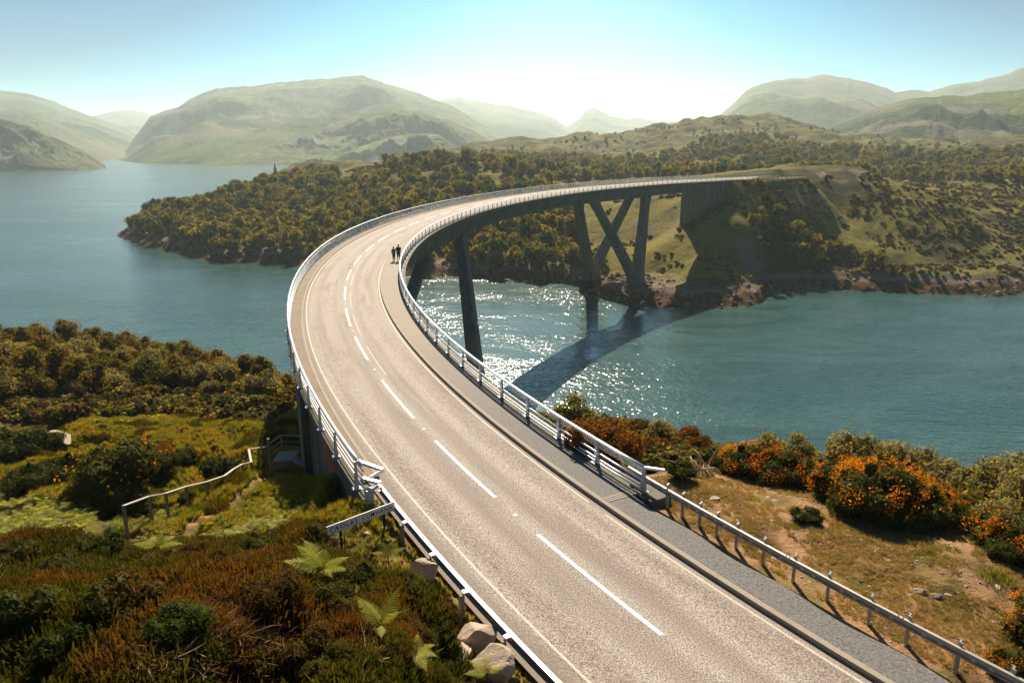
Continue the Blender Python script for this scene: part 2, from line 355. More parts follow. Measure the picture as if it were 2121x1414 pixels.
# foliage
M['birch'] = leafmat('birch_leaves', (.105, .100, .018), (.165, .125, .030), (.19, .12, .028), .5)
M['willow'] = leafmat('willow_leaves', (.20, .18, .075), (.30, .24, .11), None, .45)
M['green_leaf'] = leafmat('dark_green_leaves', (.05, .085, .012), (.085, .12, .018), None, .45)
M['farleaf'] = leafmat('woodland_leaves', (.09, .10, .016), (.28, .23, .038), (.28, .20, .036), .5)
M['gorse'] = leafmat('gorse_spines', (.045, .060, .012), (.085, .085, .018), None, .3)
M['flower'] = leafmat('gorse_flowers', (.50, .145, .008), (.68, .26, .015), None, .4)
M['heather'] = leafmat('heather_sprigs', (.055, .078, .012), (.105, .105, .018), (.070, .075, .018), .4, ((.105, .075, .022), 1.1))
M['heathbush'] = leafmat('dark_heath_leaves', (.045, .052, .010), (.085, .070, .016), (.15, .060, .018), .35)
M['rustbush'] = leafmat('rusty_gorse_leaves', (.15, .060, .012), (.26, .105, .018), (.075, .065, .012), .35)
M['fern'] = leafmat('bracken_leaves', (.22, .25, .06), (.36, .34, .11), None, .5)
M['fernlt'] = leafmat('lit_fern_leaves', (.40, .42, .07), (.54, .50, .12), None, .5)
M['grass'] = leafmat('grass_blades', (.15, .155, .018), (.25, .21, .03), (.30, .20, .035), .5)
M['drygrass'] = leafmat('dry_grass_blades', (.38, .25, .10), (.48, .33, .15), (.26, .21, .06), .3)
M['heathgreen'] = leafmat('dark_heath_bush_leaves', (.040, .052, .010), (.085, .085, .016), (.11, .06, .015), .35)
M['twig'] = leafmat('dead_bracken_stalks', (.52, .28, .15), (.72, .45, .27), (.34, .16, .08), .15)
M['conifer'] = leafmat('conifer_needles', (.02, .035, .015), (.03, .045, .02), None, .1)
# ------------------------------------------------------------------ road alignment (s metres along it, o metres to the right of its centre line)
_ks = np.array([-60, -5, 0, 30, 70, 110, 150, 190, 230, 288, 300, 330, 420.]); _kv = np.array([0, .006, .00813, .00753, .00675, .00518, .00416, .004, .00431, .00471, .001, -.005, -.005])
_S = np.arange(-60, 421, 1.0); _k = np.interp(_S, _ks, _kv); _i0 = 60
_T = np.cumsum(_k) - _k / 2; _T = _T - _T[_i0] - _k[_i0] / 2 * 0 - 0.64406
_X = np.cumsum(np.sin(_T)); _Y = np.cumsum(np.cos(_T)); _X += 9.43201 - _X[_i0] + math.sin(_T[_i0]); _Y += 8 - _Y[_i0] + math.cos(_T[_i0])
def tilt(s): return .05 * float(np.clip((s - 40) / 40, 0, 1))
def RP(s, o, z=0.0):              # z above the road surface
    X, Y, T = np.interp(s, _S, _X), np.interp(s, _S, _Y), np.interp(s, _S, _T)
    return Vector((X + math.cos(T) * o, Y - math.sin(T) * o, DECK + z - tilt(s) * o))
def heading(s): return float(np.interp(s, _S, _T))           # yaw so that local +Y runs along the road: rotation z = -heading
def so_of(x, y):                  # nearest alignment station and offset, arrays
    x = np.asarray(x, float).ravel(); y = np.asarray(y, float).ravel(); S = np.empty(len(x)); O = np.empty(len(x))
    for a in range(0, len(x), 20000):
        d = (x[a:a + 20000, None] - _X[None, ::2]) ** 2 + (y[a:a + 20000, None] - _Y[None, ::2]) ** 2; i = d.argmin(1) * 2
        dx, dy = x[a:a + 20000] - _X[i], y[a:a + 20000] - _Y[i]; S[a:a + 20000] = _S[i] + dx * np.sin(_T[i]) + dy * np.cos(_T[i]); O[a:a + 20000] = dx * np.cos(_T[i]) - dy * np.sin(_T[i])
    return S, O
def sweep(name, prof, s0, s1, mat, parent=None, step=2.0, closed=True, smooth=False, ofun=None, caps=True):
    """profile of (o, z) pairs carried along the road; ofun(s) shifts it sideways"""
    n = max(2, int(math.ceil((s1 - s0) / step)) + 1); ss = np.linspace(s0, s1, n); V = []; UV = []
    for s in ss:
        sh = ofun(s) if ofun else 0
        pr = prof(s) if callable(prof) else prof
        for o, z in pr: V.append(RP(s, o + sh, z)); UV.append((o + sh, s))
    k = len(pr); Fc = []
    for i in range(n - 1):
        for j in range(k if closed else k - 1):
            a, b = i * k + j, i * k + (j + 1) % k; Fc.append((a, b, b + k, a + k))
    fl = [np.array(Fc)]
    if closed and caps: fl += [np.array([list(range(k))[::-1]]), np.array([[(n - 1) * k + j for j in range(k)]])]
    me = mesh_np(name, V, fl, mat, smooth=smooth, uv=UV)
    bm = bmesh.new(); bm.from_mesh(me); bmesh.ops.recalc_face_normals(bm, faces=bm.faces); bm.to_mesh(me); bm.free()
    if not closed and me.polygons[0].normal.z < 0: me.flip_normals()
    return obj(name, me, parent)
# ------------------------------------------------------------------ water
me = mesh_np('sea', [(-9000, -300, 0), (9000, -300, 0), (9000, 13500, 0), (-9000, 13500, 0)], [(0, 1, 2, 3)], M['water'])
tag(obj('sea', me), 'rippled blue green tidal water of the sea loch', kind='structure')

# ------------------------------------------------------------------ terrain
class Terrain:
    """height field on a fan of bearings and distances, thin-plate fitted through surveyed points"""
    def __init__(s, ctrl, phis, Ds, kb=1.0, reg=0.0, c2=.0006):
        s.c2 = c2
        C = np.array([(math.atan2(c[0], c[1]), math.log(math.hypot(c[0], c[1])), c[2]) for c in ctrl])
        s.ka, s.kb = 2.2, kb
        A = np.c_[C[:, 0] * s.ka, C[:, 1] * s.kb]; n = len(A)
        K = s._k(A, A) - np.eye(n) * reg; Pm = np.c_[np.ones(n), A]
        L = np.block([[K, Pm], [Pm.T, np.zeros((3, 3))]]); w = np.linalg.solve(L, np.r_[C[:, 2], 0, 0, 0])
        s.A, s.w = A, w; s.phis, s.Ds = phis, Ds
        PH, DD = np.meshgrid(phis, Ds, indexing='ij'); s.PH, s.DD = PH, DD
        s.X, s.Y = DD * np.sin(PH), DD * np.cos(PH)
        s.Z = s.ev(PH.ravel(), DD.ravel()).reshape(PH.shape); s.masks = {}
    def _k(s, a, b):
        d2 = ((a[:, None, :] - b[None]) ** 2).sum(2); return -np.sqrt(d2 + s.c2)
    def ev(s, ph, d):
        q = np.c_[ph * s.ka, np.log(d) * s.kb]; out = np.empty(len(q))
        for i in range(0, len(q), 30000):
            b = q[i:i + 30000]; out[i:i + 30000] = s._k(b, s.A) @ s.w[:-3] + s.w[-3] + b @ s.w[-2:]
        return out
    def pix(s): return px(s.X, s.Y, s.Z)
    def build(s, name, mat, label):
        ni, nj = s.X.shape; idx = np.arange(ni * nj).reshape(ni, nj)
        Fc = np.stack([idx[:-1, :-1], idx[1:, :-1], idx[1:, 1:], idx[:-1, 1:]], -1).reshape(-1, 4)[:, ::-1]
        at_ = {k: s.masks.get(k, np.zeros_like(s.X)).ravel() for k in ('soil', 'grass', 'rock')}
        me = mesh_np(name, np.stack([s.X, s.Y, s.Z], -1).reshape(-1, 3), Fc, mat, smooth=True, attrs=at_)
        if me.polygons[0].normal.z < 0: me.flip_normals()
        return tag(obj(name, me), label, kind='structure')
    def height(s, x, y):
        ph, d = np.arctan2(x, y), np.hypot(x, y)
        fi = np.clip(np.interp(ph, s.phis, np.arange(len(s.phis))), 0, len(s.phis) - 1.001); fj = np.clip(np.interp(d, s.Ds, np.arange(len(s.Ds))), 0, len(s.Ds) - 1.001)
        i, j = fi.astype(int), fj.astype(int); a, b = fi - i, fj - j; Z = s.Z
        return Z[i, j] * (1 - a) * (1 - b) + Z[i + 1, j] * a * (1 - b) + Z[i, j + 1] * (1 - a) * b + Z[i + 1, j + 1] * a * b
    def sample(s, n, d0, d1, poly=None, rg=None, phi=None):
        rg = rg or rng; ph = rg.uniform(*(phi or (s.phis[0], s.phis[-1])), n); d = np.sqrt(rg.uniform(d0 ** 2, d1 ** 2, n)); x, y = d * np.sin(ph), d * np.cos(ph)
        z = s.height(x, y); u, v = px(x, y, z); k = np.ones(n, bool) if poly is None else np.zeros(n, bool)
        for p in (poly or []): k |= inpoly(u, v, p)
        return x[k], y[k], z[k]

def A(u, v, Y): d = ray(u, v); k = Y / d[1]; return (d[0] * k, Y, CAMZ + d[2] * k)      # Y: distance measured straight ahead
def W(u, v, z=0.0): p = atz(u, v, z); return (p.x, p.y, p.z)
def rel(x, y, h): return (x, y, DECK + h)        # h above the road
def shore(T, poly, slope_in=.35, slope_out=.22):
    """keeps land inside the shoreline polygon (world x, y) and sea bed outside it"""
    P = np.array(poly); ins = inpoly(T.X, T.Y, [tuple(p) for p in P]); d = np.full(T.X.shape, 1e9)
    for (a, b), (c, e) in zip(P, np.roll(P, -1, 0)):
        L2 = (c - a) ** 2 + (e - b) ** 2; t = np.clip(((T.X - a) * (c - a) + (T.Y - b) * (e - b)) / L2, 0, 1); d = np.minimum(d, np.hypot(T.X - a - t * (c - a), T.Y - b - t * (e - b)))
    wob = fbm(T.X / 9, T.Y / 9, 4, 77) * 2.2; sdn = np.where(ins, d, -d) + wob; T.sd = sdn
    T.Z = np.where(sdn > 0, np.maximum(T.Z, slope_in * np.minimum(sdn, 9)), np.minimum(T.Z, slope_out * sdn) - .05)
# south shore (this side)
SC = []
for s_ in (-12, -4, 4, 10, 16, 20):
    for o, h in ((-5.2, -.25), (-3.9, -.15), (4.6, -.1), (7.0, -.25)):
        q = RP(s_, o); SC.append(rel(q.x, q.y, h))
for s_, h in ((24, -1.4), (28, -3.2), (33, -4.9)): q = RP(s_, -4.2); SC.append(rel(q.x, q.y, h))
for s_, h in ((24, -.6), (30, -2.0), (38, -5)): q = RP(s_, 5.6); SC.append(rel(q.x, q.y, h))
for s_, h in ((40, -8), (50, -13), (62, -19), (75, -28)): q = RP(s_, 0); SC.append(rel(q.x, q.y, h))
SC += [A(600, 975, 35.5), A(530, 990, 37), A(433, 1046, 31), A(315, 1078, 28), A(480, 1040, 31), A(560, 1050, 30), A(640, 1040, 28.5),
       A(700, 1040, 27), A(520, 1090, 26), A(400, 1110, 25), A(620, 1100, 23.5), A(720, 1150, 20), A(790, 1120, 20.5),
       A(870, 1200, 18.2), A(980, 1330, 15.2), A(930, 1290, 15.8), A(820, 1200, 16.6), A(700, 1225, 15.6), A(600, 1190, 17.2), A(450, 1215, 17.2), A(270, 1205, 18.6),
       A(120, 1190, 20), A(0, 1140, 22.5), A(0, 1250, 13.6), A(250, 1250, 13.2), A(500, 1250, 13), A(750, 1290, 13.2), A(0, 1414, 10.4), A(300, 1414, 10.2), A(600, 1414, 10.4), A(850, 1414, 12), A(1000, 1414, 13.6),
       (0, 5, DECK + 2.5), (-6, 5, DECK + 3.5), (-14, 8, DECK + 3.4), (5, 6, DECK + .3), (0, 9.5, DECK + 1.2),
       A(200, 1080, 27), A(60, 1050, 30), A(0, 1000, 37), A(200, 960, 43), A(400, 930, 47), A(560, 900, 47), A(620, 870, 50), A(0, 880, 56), A(200, 850, 62), A(400, 860, 60),
       A(550, 850, 60), A(0, 800, 72), A(200, 790, 80), A(400, 800, 76), A(560, 820, 70), A(0, 725, 98), A(200, 735, 96), A(400, 770, 88), A(560, 815, 76), A(620, 835, 68),
       A(-300, 800, 75), A(-300, 1000, 38), A(-300, 1300, 16),
       # right side
       *[W(u, v, DECK - .3) for u, v in ((1400, 1015), (1480, 1030), (1650, 1070), (1900, 1130), (2121, 1180), (2121, 1300), (1850, 1200), (1600, 1120), (2121, 1414), (2400, 1350), (2400, 1250), (2121, 1240), (1750, 1120))],
       *[W(u, v, DECK - h) for u, v, h in ((1290, 965, 1.3), (1180, 925, 2.3), (1120, 895, 3.6), (1400, 975, .8), (1500, 985, .9), (1650, 1020, .8), (1800, 1050, .8), (2000, 1085, .7), (2121, 1120, .6), (2300, 1150, .6),
         (1150, 880, 5.5), (1250, 905, 4.6), (1350, 935, 3.6), (1500, 965, 3.0), (1700, 1000, 2.6), (1900, 1035, 2.4), (2121, 1080, 2.2), (1200, 880, 8.5), (1300, 905, 8.5), (1500, 945, 7.5), (1700, 985, 6.5), (1900, 1010, 6.0), (2121, 1055, 5.5), (2300, 1090, 5.2))],
       A(2500, 1100, 27)]
SSH = [W(u, v)[:2] for u, v in ((-500, 640), (-200, 665), (0, 680), (200, 705), (400, 755), (600, 810), (800, 850), (1100, 868), (1300, 915), (1500, 960), (1700, 1010), (1950, 1050), (2200, 1075), (2700, 1100))]
SC += [(x, y, 0) for x, y in SSH]
ST = Terrain(SC, np.linspace(R(-48), R(52), 520), np.exp(np.linspace(math.log(3.5), math.log(175), 470)), 1.0, 0, .0012)
shore(ST, SSH + [(120, -5), (-200, -5)], .5)
S_, O_ = so_of(ST.X, ST.Y); ST.S = S_.reshape(ST.X.shape); ST.O = O_.reshape(ST.X.shape)
U0, V0 = ST.pix()
clear = np.clip((np.abs(ST.O - .3) - 4.6) / 2.5, 0, 1); clear = np.where(ST.S > 21, np.clip((np.abs(ST.O) - 4.3) / 3, .25, 1), clear)
left = ST.O < 0
nz = fbm(ST.X * .35, ST.Y * .35, 5, 3) * .28 + fbm(ST.X * 1.6, ST.Y * 1.6, 3, 9) * .05
hump = np.clip(fbm(ST.X * .7, ST.Y * .7, 4, 21) * 1.4, -1, .9) * .5 * np.clip((17.5 - ST.DD) / 3, 0, 1) * left
flat = np.where(left, 1.0, .35)
ST.Z += clear * (nz * flat * np.clip(ST.DD / 18, .4, 2.4) + hump * np.clip((-ST.O - 5) / 2, 0, 1))
dz = DECK - .12 - ST.Z; near = (np.abs(ST.O - .2) < 4.9) & (ST.S < 21)
ST.Z = np.where(near, np.where((ST.O > -3.7) & (ST.O < 4.4), DECK - .25, np.minimum(ST.Z, DECK - .06)), ST.Z)
ST.Z = np.where((ST.S >= 21) & (np.abs(ST.O) < 5.2), np.minimum(ST.Z, DECK - 1.3), ST.Z)
pathline = [(600, 985), (530, 1000), (500, 1030), (470, 1060), (400, 1085), (385, 1110), (350, 1140)]
def band(u, v, line, w):
    d = np.full(u.shape, 1e9)
    for (a, b), (c, e) in zip(line[:-1], line[1:]):
        L2 = (c - a) ** 2 + (e - b) ** 2; t = np.clip(((u - a) * (c - a) + (v - b) * (e - b)) / L2, 0, 1); d = np.minimum(d, np.hypot(u - a - t * (c - a), (v - b - t * (e - b)) * 1.6))
    return np.clip(1.4 - d / w, 0, 1)
nn = fbm(ST.X * 1.1, ST.Y * 1.1, 4, 5)
soil = band(U0, V0, pathline, 12) * np.clip(.75 + fbm(ST.X * 1.7, ST.Y * 1.7, 3, 66) * .8, 0, 1) * (ST.DD > 24) * (ST.DD < 45)
soil = np.maximum(soil, ((ST.O > 4.2) & (ST.DD < 34)) * np.clip(.62 + nn * .7, 0, 1))
soil = np.maximum(soil, ((ST.O < -3.5) & (ST.O > -5.0) & (ST.S < 20)) * np.clip(.3 + nn * .8, 0, 1))
ST.masks['soil'] = soil
gr = np.zeros_like(soil)
for p in ([(480, 900), (640, 870), (660, 1000), (760, 1060), (800, 1110), (690, 1080), (560, 1060), (420, 1120), (250, 1100), (400, 1030), (510, 960)], [(130, 870), (560, 860), (600, 960), (380, 1000), (280, 940), (150, 940)]):
    gr = np.maximum(gr, inpoly(U0, V0, p) & (ST.DD > 18) & (ST.DD < 75))
gr = np.maximum(gr, (ST.O < -3.7) & (ST.O > -6) & (ST.S < 20)); ST.masks['grass'] = gr * np.clip(.8 + nn, 0, 1) * (1 - soil)
ST.build('south_hillside', M['south'], 'heather, grass and bare soil of the near shore on both sides of the road')

# north shore: headland, bank under the far end of the bridge, knolls and the hill behind
NSH = [W(u, v)[:2] for u, v in ((244, 489), (310, 512), (430, 537), (620, 552), (760, 565), (880, 572), (1000, 575), (1180, 583), (1240, 616), (1330, 632), (1450, 637), (1550, 632), (1610, 604), (1700, 596), (1900, 607), (2121, 609), (2350, 612))]
NC = [(x, y, 0) for x, y in NSH]
def PB(u, D): d = ray(u, 400); k = D / math.hypot(d[0], d[1]); return (d[0] * k, d[1] * k)
BACK = [PB(2600, 330), PB(2700, 1900), PB(700, 1700), PB(720, 1200), PB(690, 900), PB(590, 770), PB(470, 650), PB(400, 580), PB(330, 530), PB(272, 480)]
NC += [(x, y, 0) for x, y in BACK[3:]]
NC += [A(270, 485, 376), A(330, 500, 356), A(430, 520, 320), A(620, 535, 290), A(760, 552, 278), A(880, 558, 270), A(1000, 560, 268), A(1150, 568, 262),
       A(340, 450, 400), A(430, 440, 415), A(480, 430, 430), A(470, 412, 470), A(590, 384, 545), A(680, 372, 580), A(600, 460, 385), A(700, 420, 430), A(800, 430, 380), A(800, 500, 305), A(650, 500, 315), A(960, 480, 310), A(1100, 470, 310),
       A(730, 344, 560), A(790, 356, 520), A(850, 345, 500), A(930, 339, 490), A(1010, 348, 470), A(1080, 368, 440), A(1150, 395, 400), A(950, 400, 400), A(1080, 430, 345),
       A(1200, 555, 252), A(1300, 568, 240), A(1400, 580, 232), A(1430, 562, 230), A(1490, 548, 232), A(1540, 560, 230), A(1560, 560, 238), A(1600, 572, 240), A(1480, 600, 219), A(1380, 565, 240),
       A(1250, 520, 262), A(1350, 500, 275), A(1300, 450, 300), A(1200, 470, 300), A(1250, 415, 335), A(1350, 420, 310), A(1438, 500, 248), A(1510, 450, 250), A(1530, 470, 244), A(1560, 545, 239), A(1545, 400, 268), A(1580, 420, 266),
       A(1517, 378, 280), A(1590, 377, 297), A(1640, 376, 305), A(1690, 358, 325), A(1750, 353, 330), A(1810, 364, 330), A(1870, 383, 325), A(1960, 430, 305), A(2000, 470, 290), A(2060, 510, 275),
       A(1620, 470, 262), A(1700, 440, 295), A(1800, 450, 292), A(1700, 520, 263), A(1850, 530, 262), A(1900, 580, 246), A(2000, 560, 255), A(2121, 585, 245), A(1800, 580, 246), A(1700, 575, 248), A(2350, 560, 255),
       A(1900, 400, 420), A(1990, 400, 430), A(2040, 375, 400), A(2121, 365, 400), A(2121, 420, 360), A(2100, 480, 310), A(2350, 370, 400),
       A(600, 352, 720), A(760, 347, 640), A(900, 348, 600), A(1100, 372, 520), A(1250, 375, 470), A(1400, 374, 430), A(1560, 374, 420), A(1700, 372, 430), A(1800, 374, 450), A(1950, 372, 520), A(2121, 358, 560)]
for u, v, D in ((800, 340, 860), (900, 315, 980), (1000, 300, 1060), (1040, 290, 1080), (1100, 290, 1090), (1150, 292, 1080), (1210, 274, 1120), (1260, 283, 1120), (1330, 270, 1110), (1400, 255, 1110), (1530, 241, 1100), (1600, 244, 1070), (1650, 256, 1030), (1690, 268, 980), (1760, 278, 930), (1850, 290, 880), (1940, 300, 830), (1990, 304, 800), (2060, 290, 850), (2121, 283, 870), (2350, 270, 900)):
    NC.append(A(u, v + 2, D)); NC.append(A(u, v, D * 1.28)[:2] + (A(u, v, D)[2] - 35,))
for u, v, D in ((1000, 335, 760), (1200, 335, 740), (1400, 330, 700), (1550, 318, 700), (1700, 325, 680), (1900, 335, 640), (2100, 330, 640), (1530, 285, 900), (1400, 300, 850), (1250, 312, 880), (1750, 305, 780)): NC.append(A(u, v, D))
NTn = Terrain(NC, np.linspace(R(-37), R(44), 620), np.exp(np.linspace(math.log(190), math.log(1760), 450)), 2.2, 0, .0012)
shore(NTn, NSH + BACK, .45)
sc = np.clip(NTn.DD / 300, .7, 4)
land = np.clip((NTn.Z + 2) / 6, 0, 1)
NTn.Z += land * (fbm(NTn.X / 26, NTn.Y / 26, 5, 11) * 1.3 * sc ** .8 + np.clip(ridged(NTn.X / 45, NTn.Y / 45, 4, 4), 0, 2) * .7 * sc)
shore_band = np.clip(1 - np.abs(NTn.Z - 1.5) / 3.5, 0, 1)
NTn.Z += shore_band * (ridged(NTn.X / 6, NTn.Y / 6, 4, 8) * .55)
S2, O2 = so_of(NTn.X, NTn.Y); S2 = S2.reshape(NTn.X.shape); O2 = O2.reshape(NTn.X.shape)
ob = np.abs(O2); on_road = (S2 > 286) & (S2 < 352)
NTn.Z = np.where(on_road, np.minimum(np.maximum(NTn.Z, DECK - .35 - np.maximum(0, ob - 5) * .95 - np.maximum(0, 298 - S2) * 1.3), DECK - .35 + np.maximum(0, ob - 5.5) * .5), NTn.Z)
NTn.Z = np.where((S2 > 262) & (S2 <= 286) & (ob < 7), np.minimum(NTn.Z, DECK - 5), NTn.Z)
U1, V1 = NTn.pix()
rk = np.zeros_like(NTn.X)
for p in ([(1690, 358), (1730, 348), (1800, 352), (1810, 372), (1740, 380), (1700, 372)], [(1655, 395), (1700, 392), (1705, 412), (1665, 418)], [(1300, 458), (1400, 462), (1410, 490), (1330, 488)], [(2030, 360), (2121, 360), (2121, 402), (2050, 395)]):
    rk = np.maximum(rk, inpoly(U1, V1, p) & (NTn.DD < 480))
NTn.masks['rock'] = rk * np.clip(.3 + fbm(NTn.X / 5, NTn.Y / 5, 4, 2) * 1.6, 0, 1)
gg = np.zeros_like(rk)
for p in ([(1190, 400), (1440, 400), (1560, 540), (1640, 560), (1600, 580), (1400, 575), (1200, 560), (1230, 480)], [(1500, 374), (1660, 376), (1640, 400), (1520, 420)], [(1870, 380), (2121, 400), (2121, 560), (2060, 520), (1980, 440)]):
    gg = np.maximum(gg, inpoly(U1, V1, p) & (NTn.DD < 480))
NTn.masks['grass'] = gg * np.clip(.55 + fbm(NTn.X / 12, NTn.Y / 12, 4, 31) * 1.2, 0, 1)
NTn.build('north_hills', M['north'], 'headland, shore and rolling hill beyond the water with the far road end')

# mountains further off, each range with its own front, crest and back
def interp_px(crest, phis):
    a = np.array([(math.atan2(*ray(u, v)[:2]), -ray(u, v)[2] / math.hypot(*ray(u, v)[:2])) for u, v in crest]); return np.interp(phis, a[:, 0], -a[:, 1])
def mountain(name, label, crest, Dc, Df, zf=-5, Db=None, rough=.10, seed=1, pw=.8, nphi=300, nt=80, foot=None):
    us = [c[0] for c in crest]; ph0 = math.atan2(*ray(us[0], 300)[:2]); ph1 = math.atan2(*ray(us[-1], 300)[:2]); phis = np.linspace(ph0, ph1, nphi)
    if name == 'mountain': Dc = [d * 1.3 for d in Dc] if hasattr(Dc, '__len__') else Dc * 1.3
    slope = interp_px(crest, phis); dc = np.interp(phis, [ph0, ph1], Dc) if hasattr(Dc, '__len__') else np.full(nphi, float(Dc)); zc = CAMZ + slope * dc
    zc = zc + fbm(phis * 60, phis * 0 + seed, 4, seed) * .012 * (zc + 30)
    df = np.interp(phis, [ph0, ph1], Df) if hasattr(Df, '__len__') else np.full(nphi, float(Df))
    if foot is not None: df = np.minimum(np.interp(phis, [math.atan2(*ray(u, 338)[:2]) for u, _ in foot], [d for _, d in foot]), dc * .96)
    t = np.linspace(0, 1.5, nt); D = df[:, None] + (dc - df)[:, None] * t[None]; X, Y = D * np.sin(phis)[:, None], D * np.cos(phis)[:, None]
    tt = np.clip(t, 0, 1)[None]; h = zf + (zc[:, None] - zf) * (tt ** pw * (1 - .25 * np.sin(tt * math.pi)))
    back = np.clip(t - 1, 0, 1)[None]; h = h - back * (zc[:, None] - zf) * 1.1
    env = np.sin(np.clip(t, 0, 1) * math.pi)[None] ** .7; L = (dc.mean() - df.mean()) * .35
    w = fbm(X / L * .7, Y / L * .7, 2, seed + 5) * L * .35
    nz = ridged((X + w) / L, (Y - w) / L, 6, seed) * .62 + np.clip(fbm(X / L * 2.2, Y / L * 2.2, 5, seed + 2), -1, 1) * .5
    terr = h + nz * env * rough * 2.1 * (zc[:, None] - zf); st = (zc.max() - zf) / 9; k = terr / st; terr = terr * .85 + .15 * st * (np.floor(k) + np.clip((k - np.floor(k)) * 1.8 - .2, 0, 1))
    Z = np.where(t[None] < .97, h * (1 - env) + terr * env, h)
    idx = np.arange(nphi * nt).reshape(nphi, nt); Fc = np.stack([idx[:-1, :-1], idx[1:, :-1], idx[1:, 1:], idx[:-1, 1:]], -1).reshape(-1, 4)[:, ::-1]
    rockm = np.clip(fbm(X / L * 3, Y / L * 3, 5, seed + 8) * 2.2 - .3, 0, 1)
    me = mesh_np(name, np.stack([X, Y, Z], -1).reshape(-1, 3), Fc, M['far'], smooth=True, attrs={'soil': np.zeros(Z.size), 'grass': np.zeros(Z.size), 'rock': rockm.ravel()})
    if me.polygons[0].normal.z < 0: me.flip_normals()
    return tag(obj(name, me), label, kind='structure')
mountain('hill', 'steep grassy point running down to the loch at the left edge', [(-260, 190), (-100, 225), (0, 246), (60, 262), (130, 291), (170, 312), (207, 334), (212, 339)], 1900, 1640, -4, rough=.16, seed=3, pw=.6)
mountain('mountain', 'hazy mountain at the left edge behind the grassy point', [(-300, 170), (0, 187), (55, 194), (110, 207), (150, 226), (200, 244), (260, 266), (290, 285), (330, 330)], 3900, 2200, -5, rough=.10, seed=7, foot=[(-300, 2000), (200, 2500), (330, 3500)])
mountain('mountain', 'faint blue mountain in the gap at the head of the loch', [(120, 262), (190, 240), (230, 231), (265, 227), (300, 231), (340, 246), (420, 280)], 6500, 4500, -5, rough=.06, seed=9)
mountain('mountain', 'broad green mountain filling the left middle of the view', [(215, 345), (240, 318), (262, 305), (290, 270), (312, 240), (340, 230), (370, 222), (385, 212), (420, 193), (450, 183), (540, 177), (600, 170), (640, 163), (700, 161), (752, 156), (790, 170), (850, 187), (900, 207), (940, 222), (985, 250), (1040, 278), (1100, 312), (1140, 335)], 3000, 1930, -4, rough=.12, seed=12, pw=.75, nphi=420, nt=130, foot=[(215, 2500), (280, 2200), (420, 1960), (800, 1900), (1140, 2300)])
mountain('hill', 'lower craggy ridge along the foot of the broad green mountain', [(395, 337), (430, 326), (500, 308), (560, 292), (620, 280), (680, 256), (730, 240), (780, 228), (815, 222), (850, 226), (880, 236), (930, 250), (980, 270), (1020, 292), (1080, 320)], 2250, 1820, -4, rough=.17, seed=23, pw=.7, nphi=360, nt=110)
mountain('hill', 'small crag on the shore at the foot of the green mountain', [(640, 335), (700, 318), (760, 300), (800, 286), (850, 276), (880, 276), (910, 280), (935, 298), (990, 318)], 1900, 1560, -4, rough=.2, seed=31, pw=.6, nphi=200, nt=70)
mountain('mountain', 'pale mountain shoulder behind the green mountain', [(860, 230), (905, 208), (950, 200), (1000, 212), (1060, 220), (1110, 231), (1150, 246), (1180, 266), (1230, 300)], 5200, 3200, -5, rough=.06, seed=15)
mountain('mountain', 'distant rounded peak fading into white haze', [(1120, 285), (1172, 264), (1200, 246), (1213, 228), (1232, 223), (1250, 232), (1262, 240), (1300, 247), (1320, 243), (1360, 250), (1440, 250), (1560, 262)], 5400, 3900, -5, rough=.05, seed=17)
mountain('mountain', 'hazy domed mountain behind the right hand hill', [(1440, 300), (1492, 238), (1520, 213), (1545, 188), (1580, 172), (1600, 168), (1650, 161), (1690, 155), (1725, 154), (1760, 161), (1800, 172), (1850, 187), (1890, 206), (1960, 240), (2050, 290)], 3300, 2000, 20, rough=.09, seed=19)
mountain('mountain', 'far ridge at the right edge of the view', [(1820, 200), (1862, 187), (1900, 186), (1925, 190), (1960, 178), (1990, 172), (2030, 168), (2060, 158), (2121, 138), (2300, 125)], 3500, 2700, 20, rough=.07, seed=27)
mountain('hill', 'heathery hill with scattered birch scrub at the right', [(1640, 300), (1705, 265), (1760, 245), (1800, 228), (1850, 212), (1880, 203), (1950, 199), (2000, 197), (2060, 190), (2121, 185), (2300, 180)], 1750, 1150, 25, rough=.12, seed=29, nphi=260, nt=80)
# ------------------------------------------------------------------ road, footway, kerbs, markings
def lo(s): return float(np.interp(s, [0, 20, 40, 60, 90, 300], [-2.62, -2.62, -2.85, -3.0, -3.0, -2.85]))
def ro(s): return float(np.interp(s, [0, 20, 40, 60, 90, 300], [2.74, 2.76, 2.82, 2.92, 3.0, 3.0]))
def eo(s): return float(np.interp(s, [40, 80, 300], [0, .32, .32]))      # the inner edge widens on the bend
E0, E1 = 20.0, 292.0              # bridge ends
road = tag(sweep('road', [(-3.62, 0), (-1.8, .03), (0, .05), (1.6, .03), (3.02, 0)], -34, 324, M['asphalt'], closed=False, step=1.5), 'worn beige grey asphalt carriageway curving over the bridge', kind='structure')
vg = sweep('verge_strip', [(-4.02, -.05), (-4.02, .10), (-3.28, .10), (-3.28, -.05)], E0 + 1, E1, M['verge'])
tag(vg, 'narrow raised brown strip between carriageway and outer parapet', kind='structure')
kl = tag(sweep('kerb', [(-3.28, -.05), (-3.28, .115), (-3.13, .105), (-3.13, -.05)], E0 + 1, E1, M['kerb']), 'low pale kerb along the outer edge of the bridge road', kind='structure')
kr = tag(sweep('kerb', [(3.02, -.1), (3.02, .139), (3.2, .142), (3.2, -.1)], -34, 330, M['kerb']), 'kerb between the carriageway and the footway', kind='structure')
fw = tag(sweep('footway', lambda s: [(3.202, -.1), (3.202, .134), (4.46 + eo(s), .14), (4.46 + eo(s), -.1)], 15.4, E1 + 20, M['footway']), 'asphalt footway beside the inner parapet of the bridge', kind='structure')
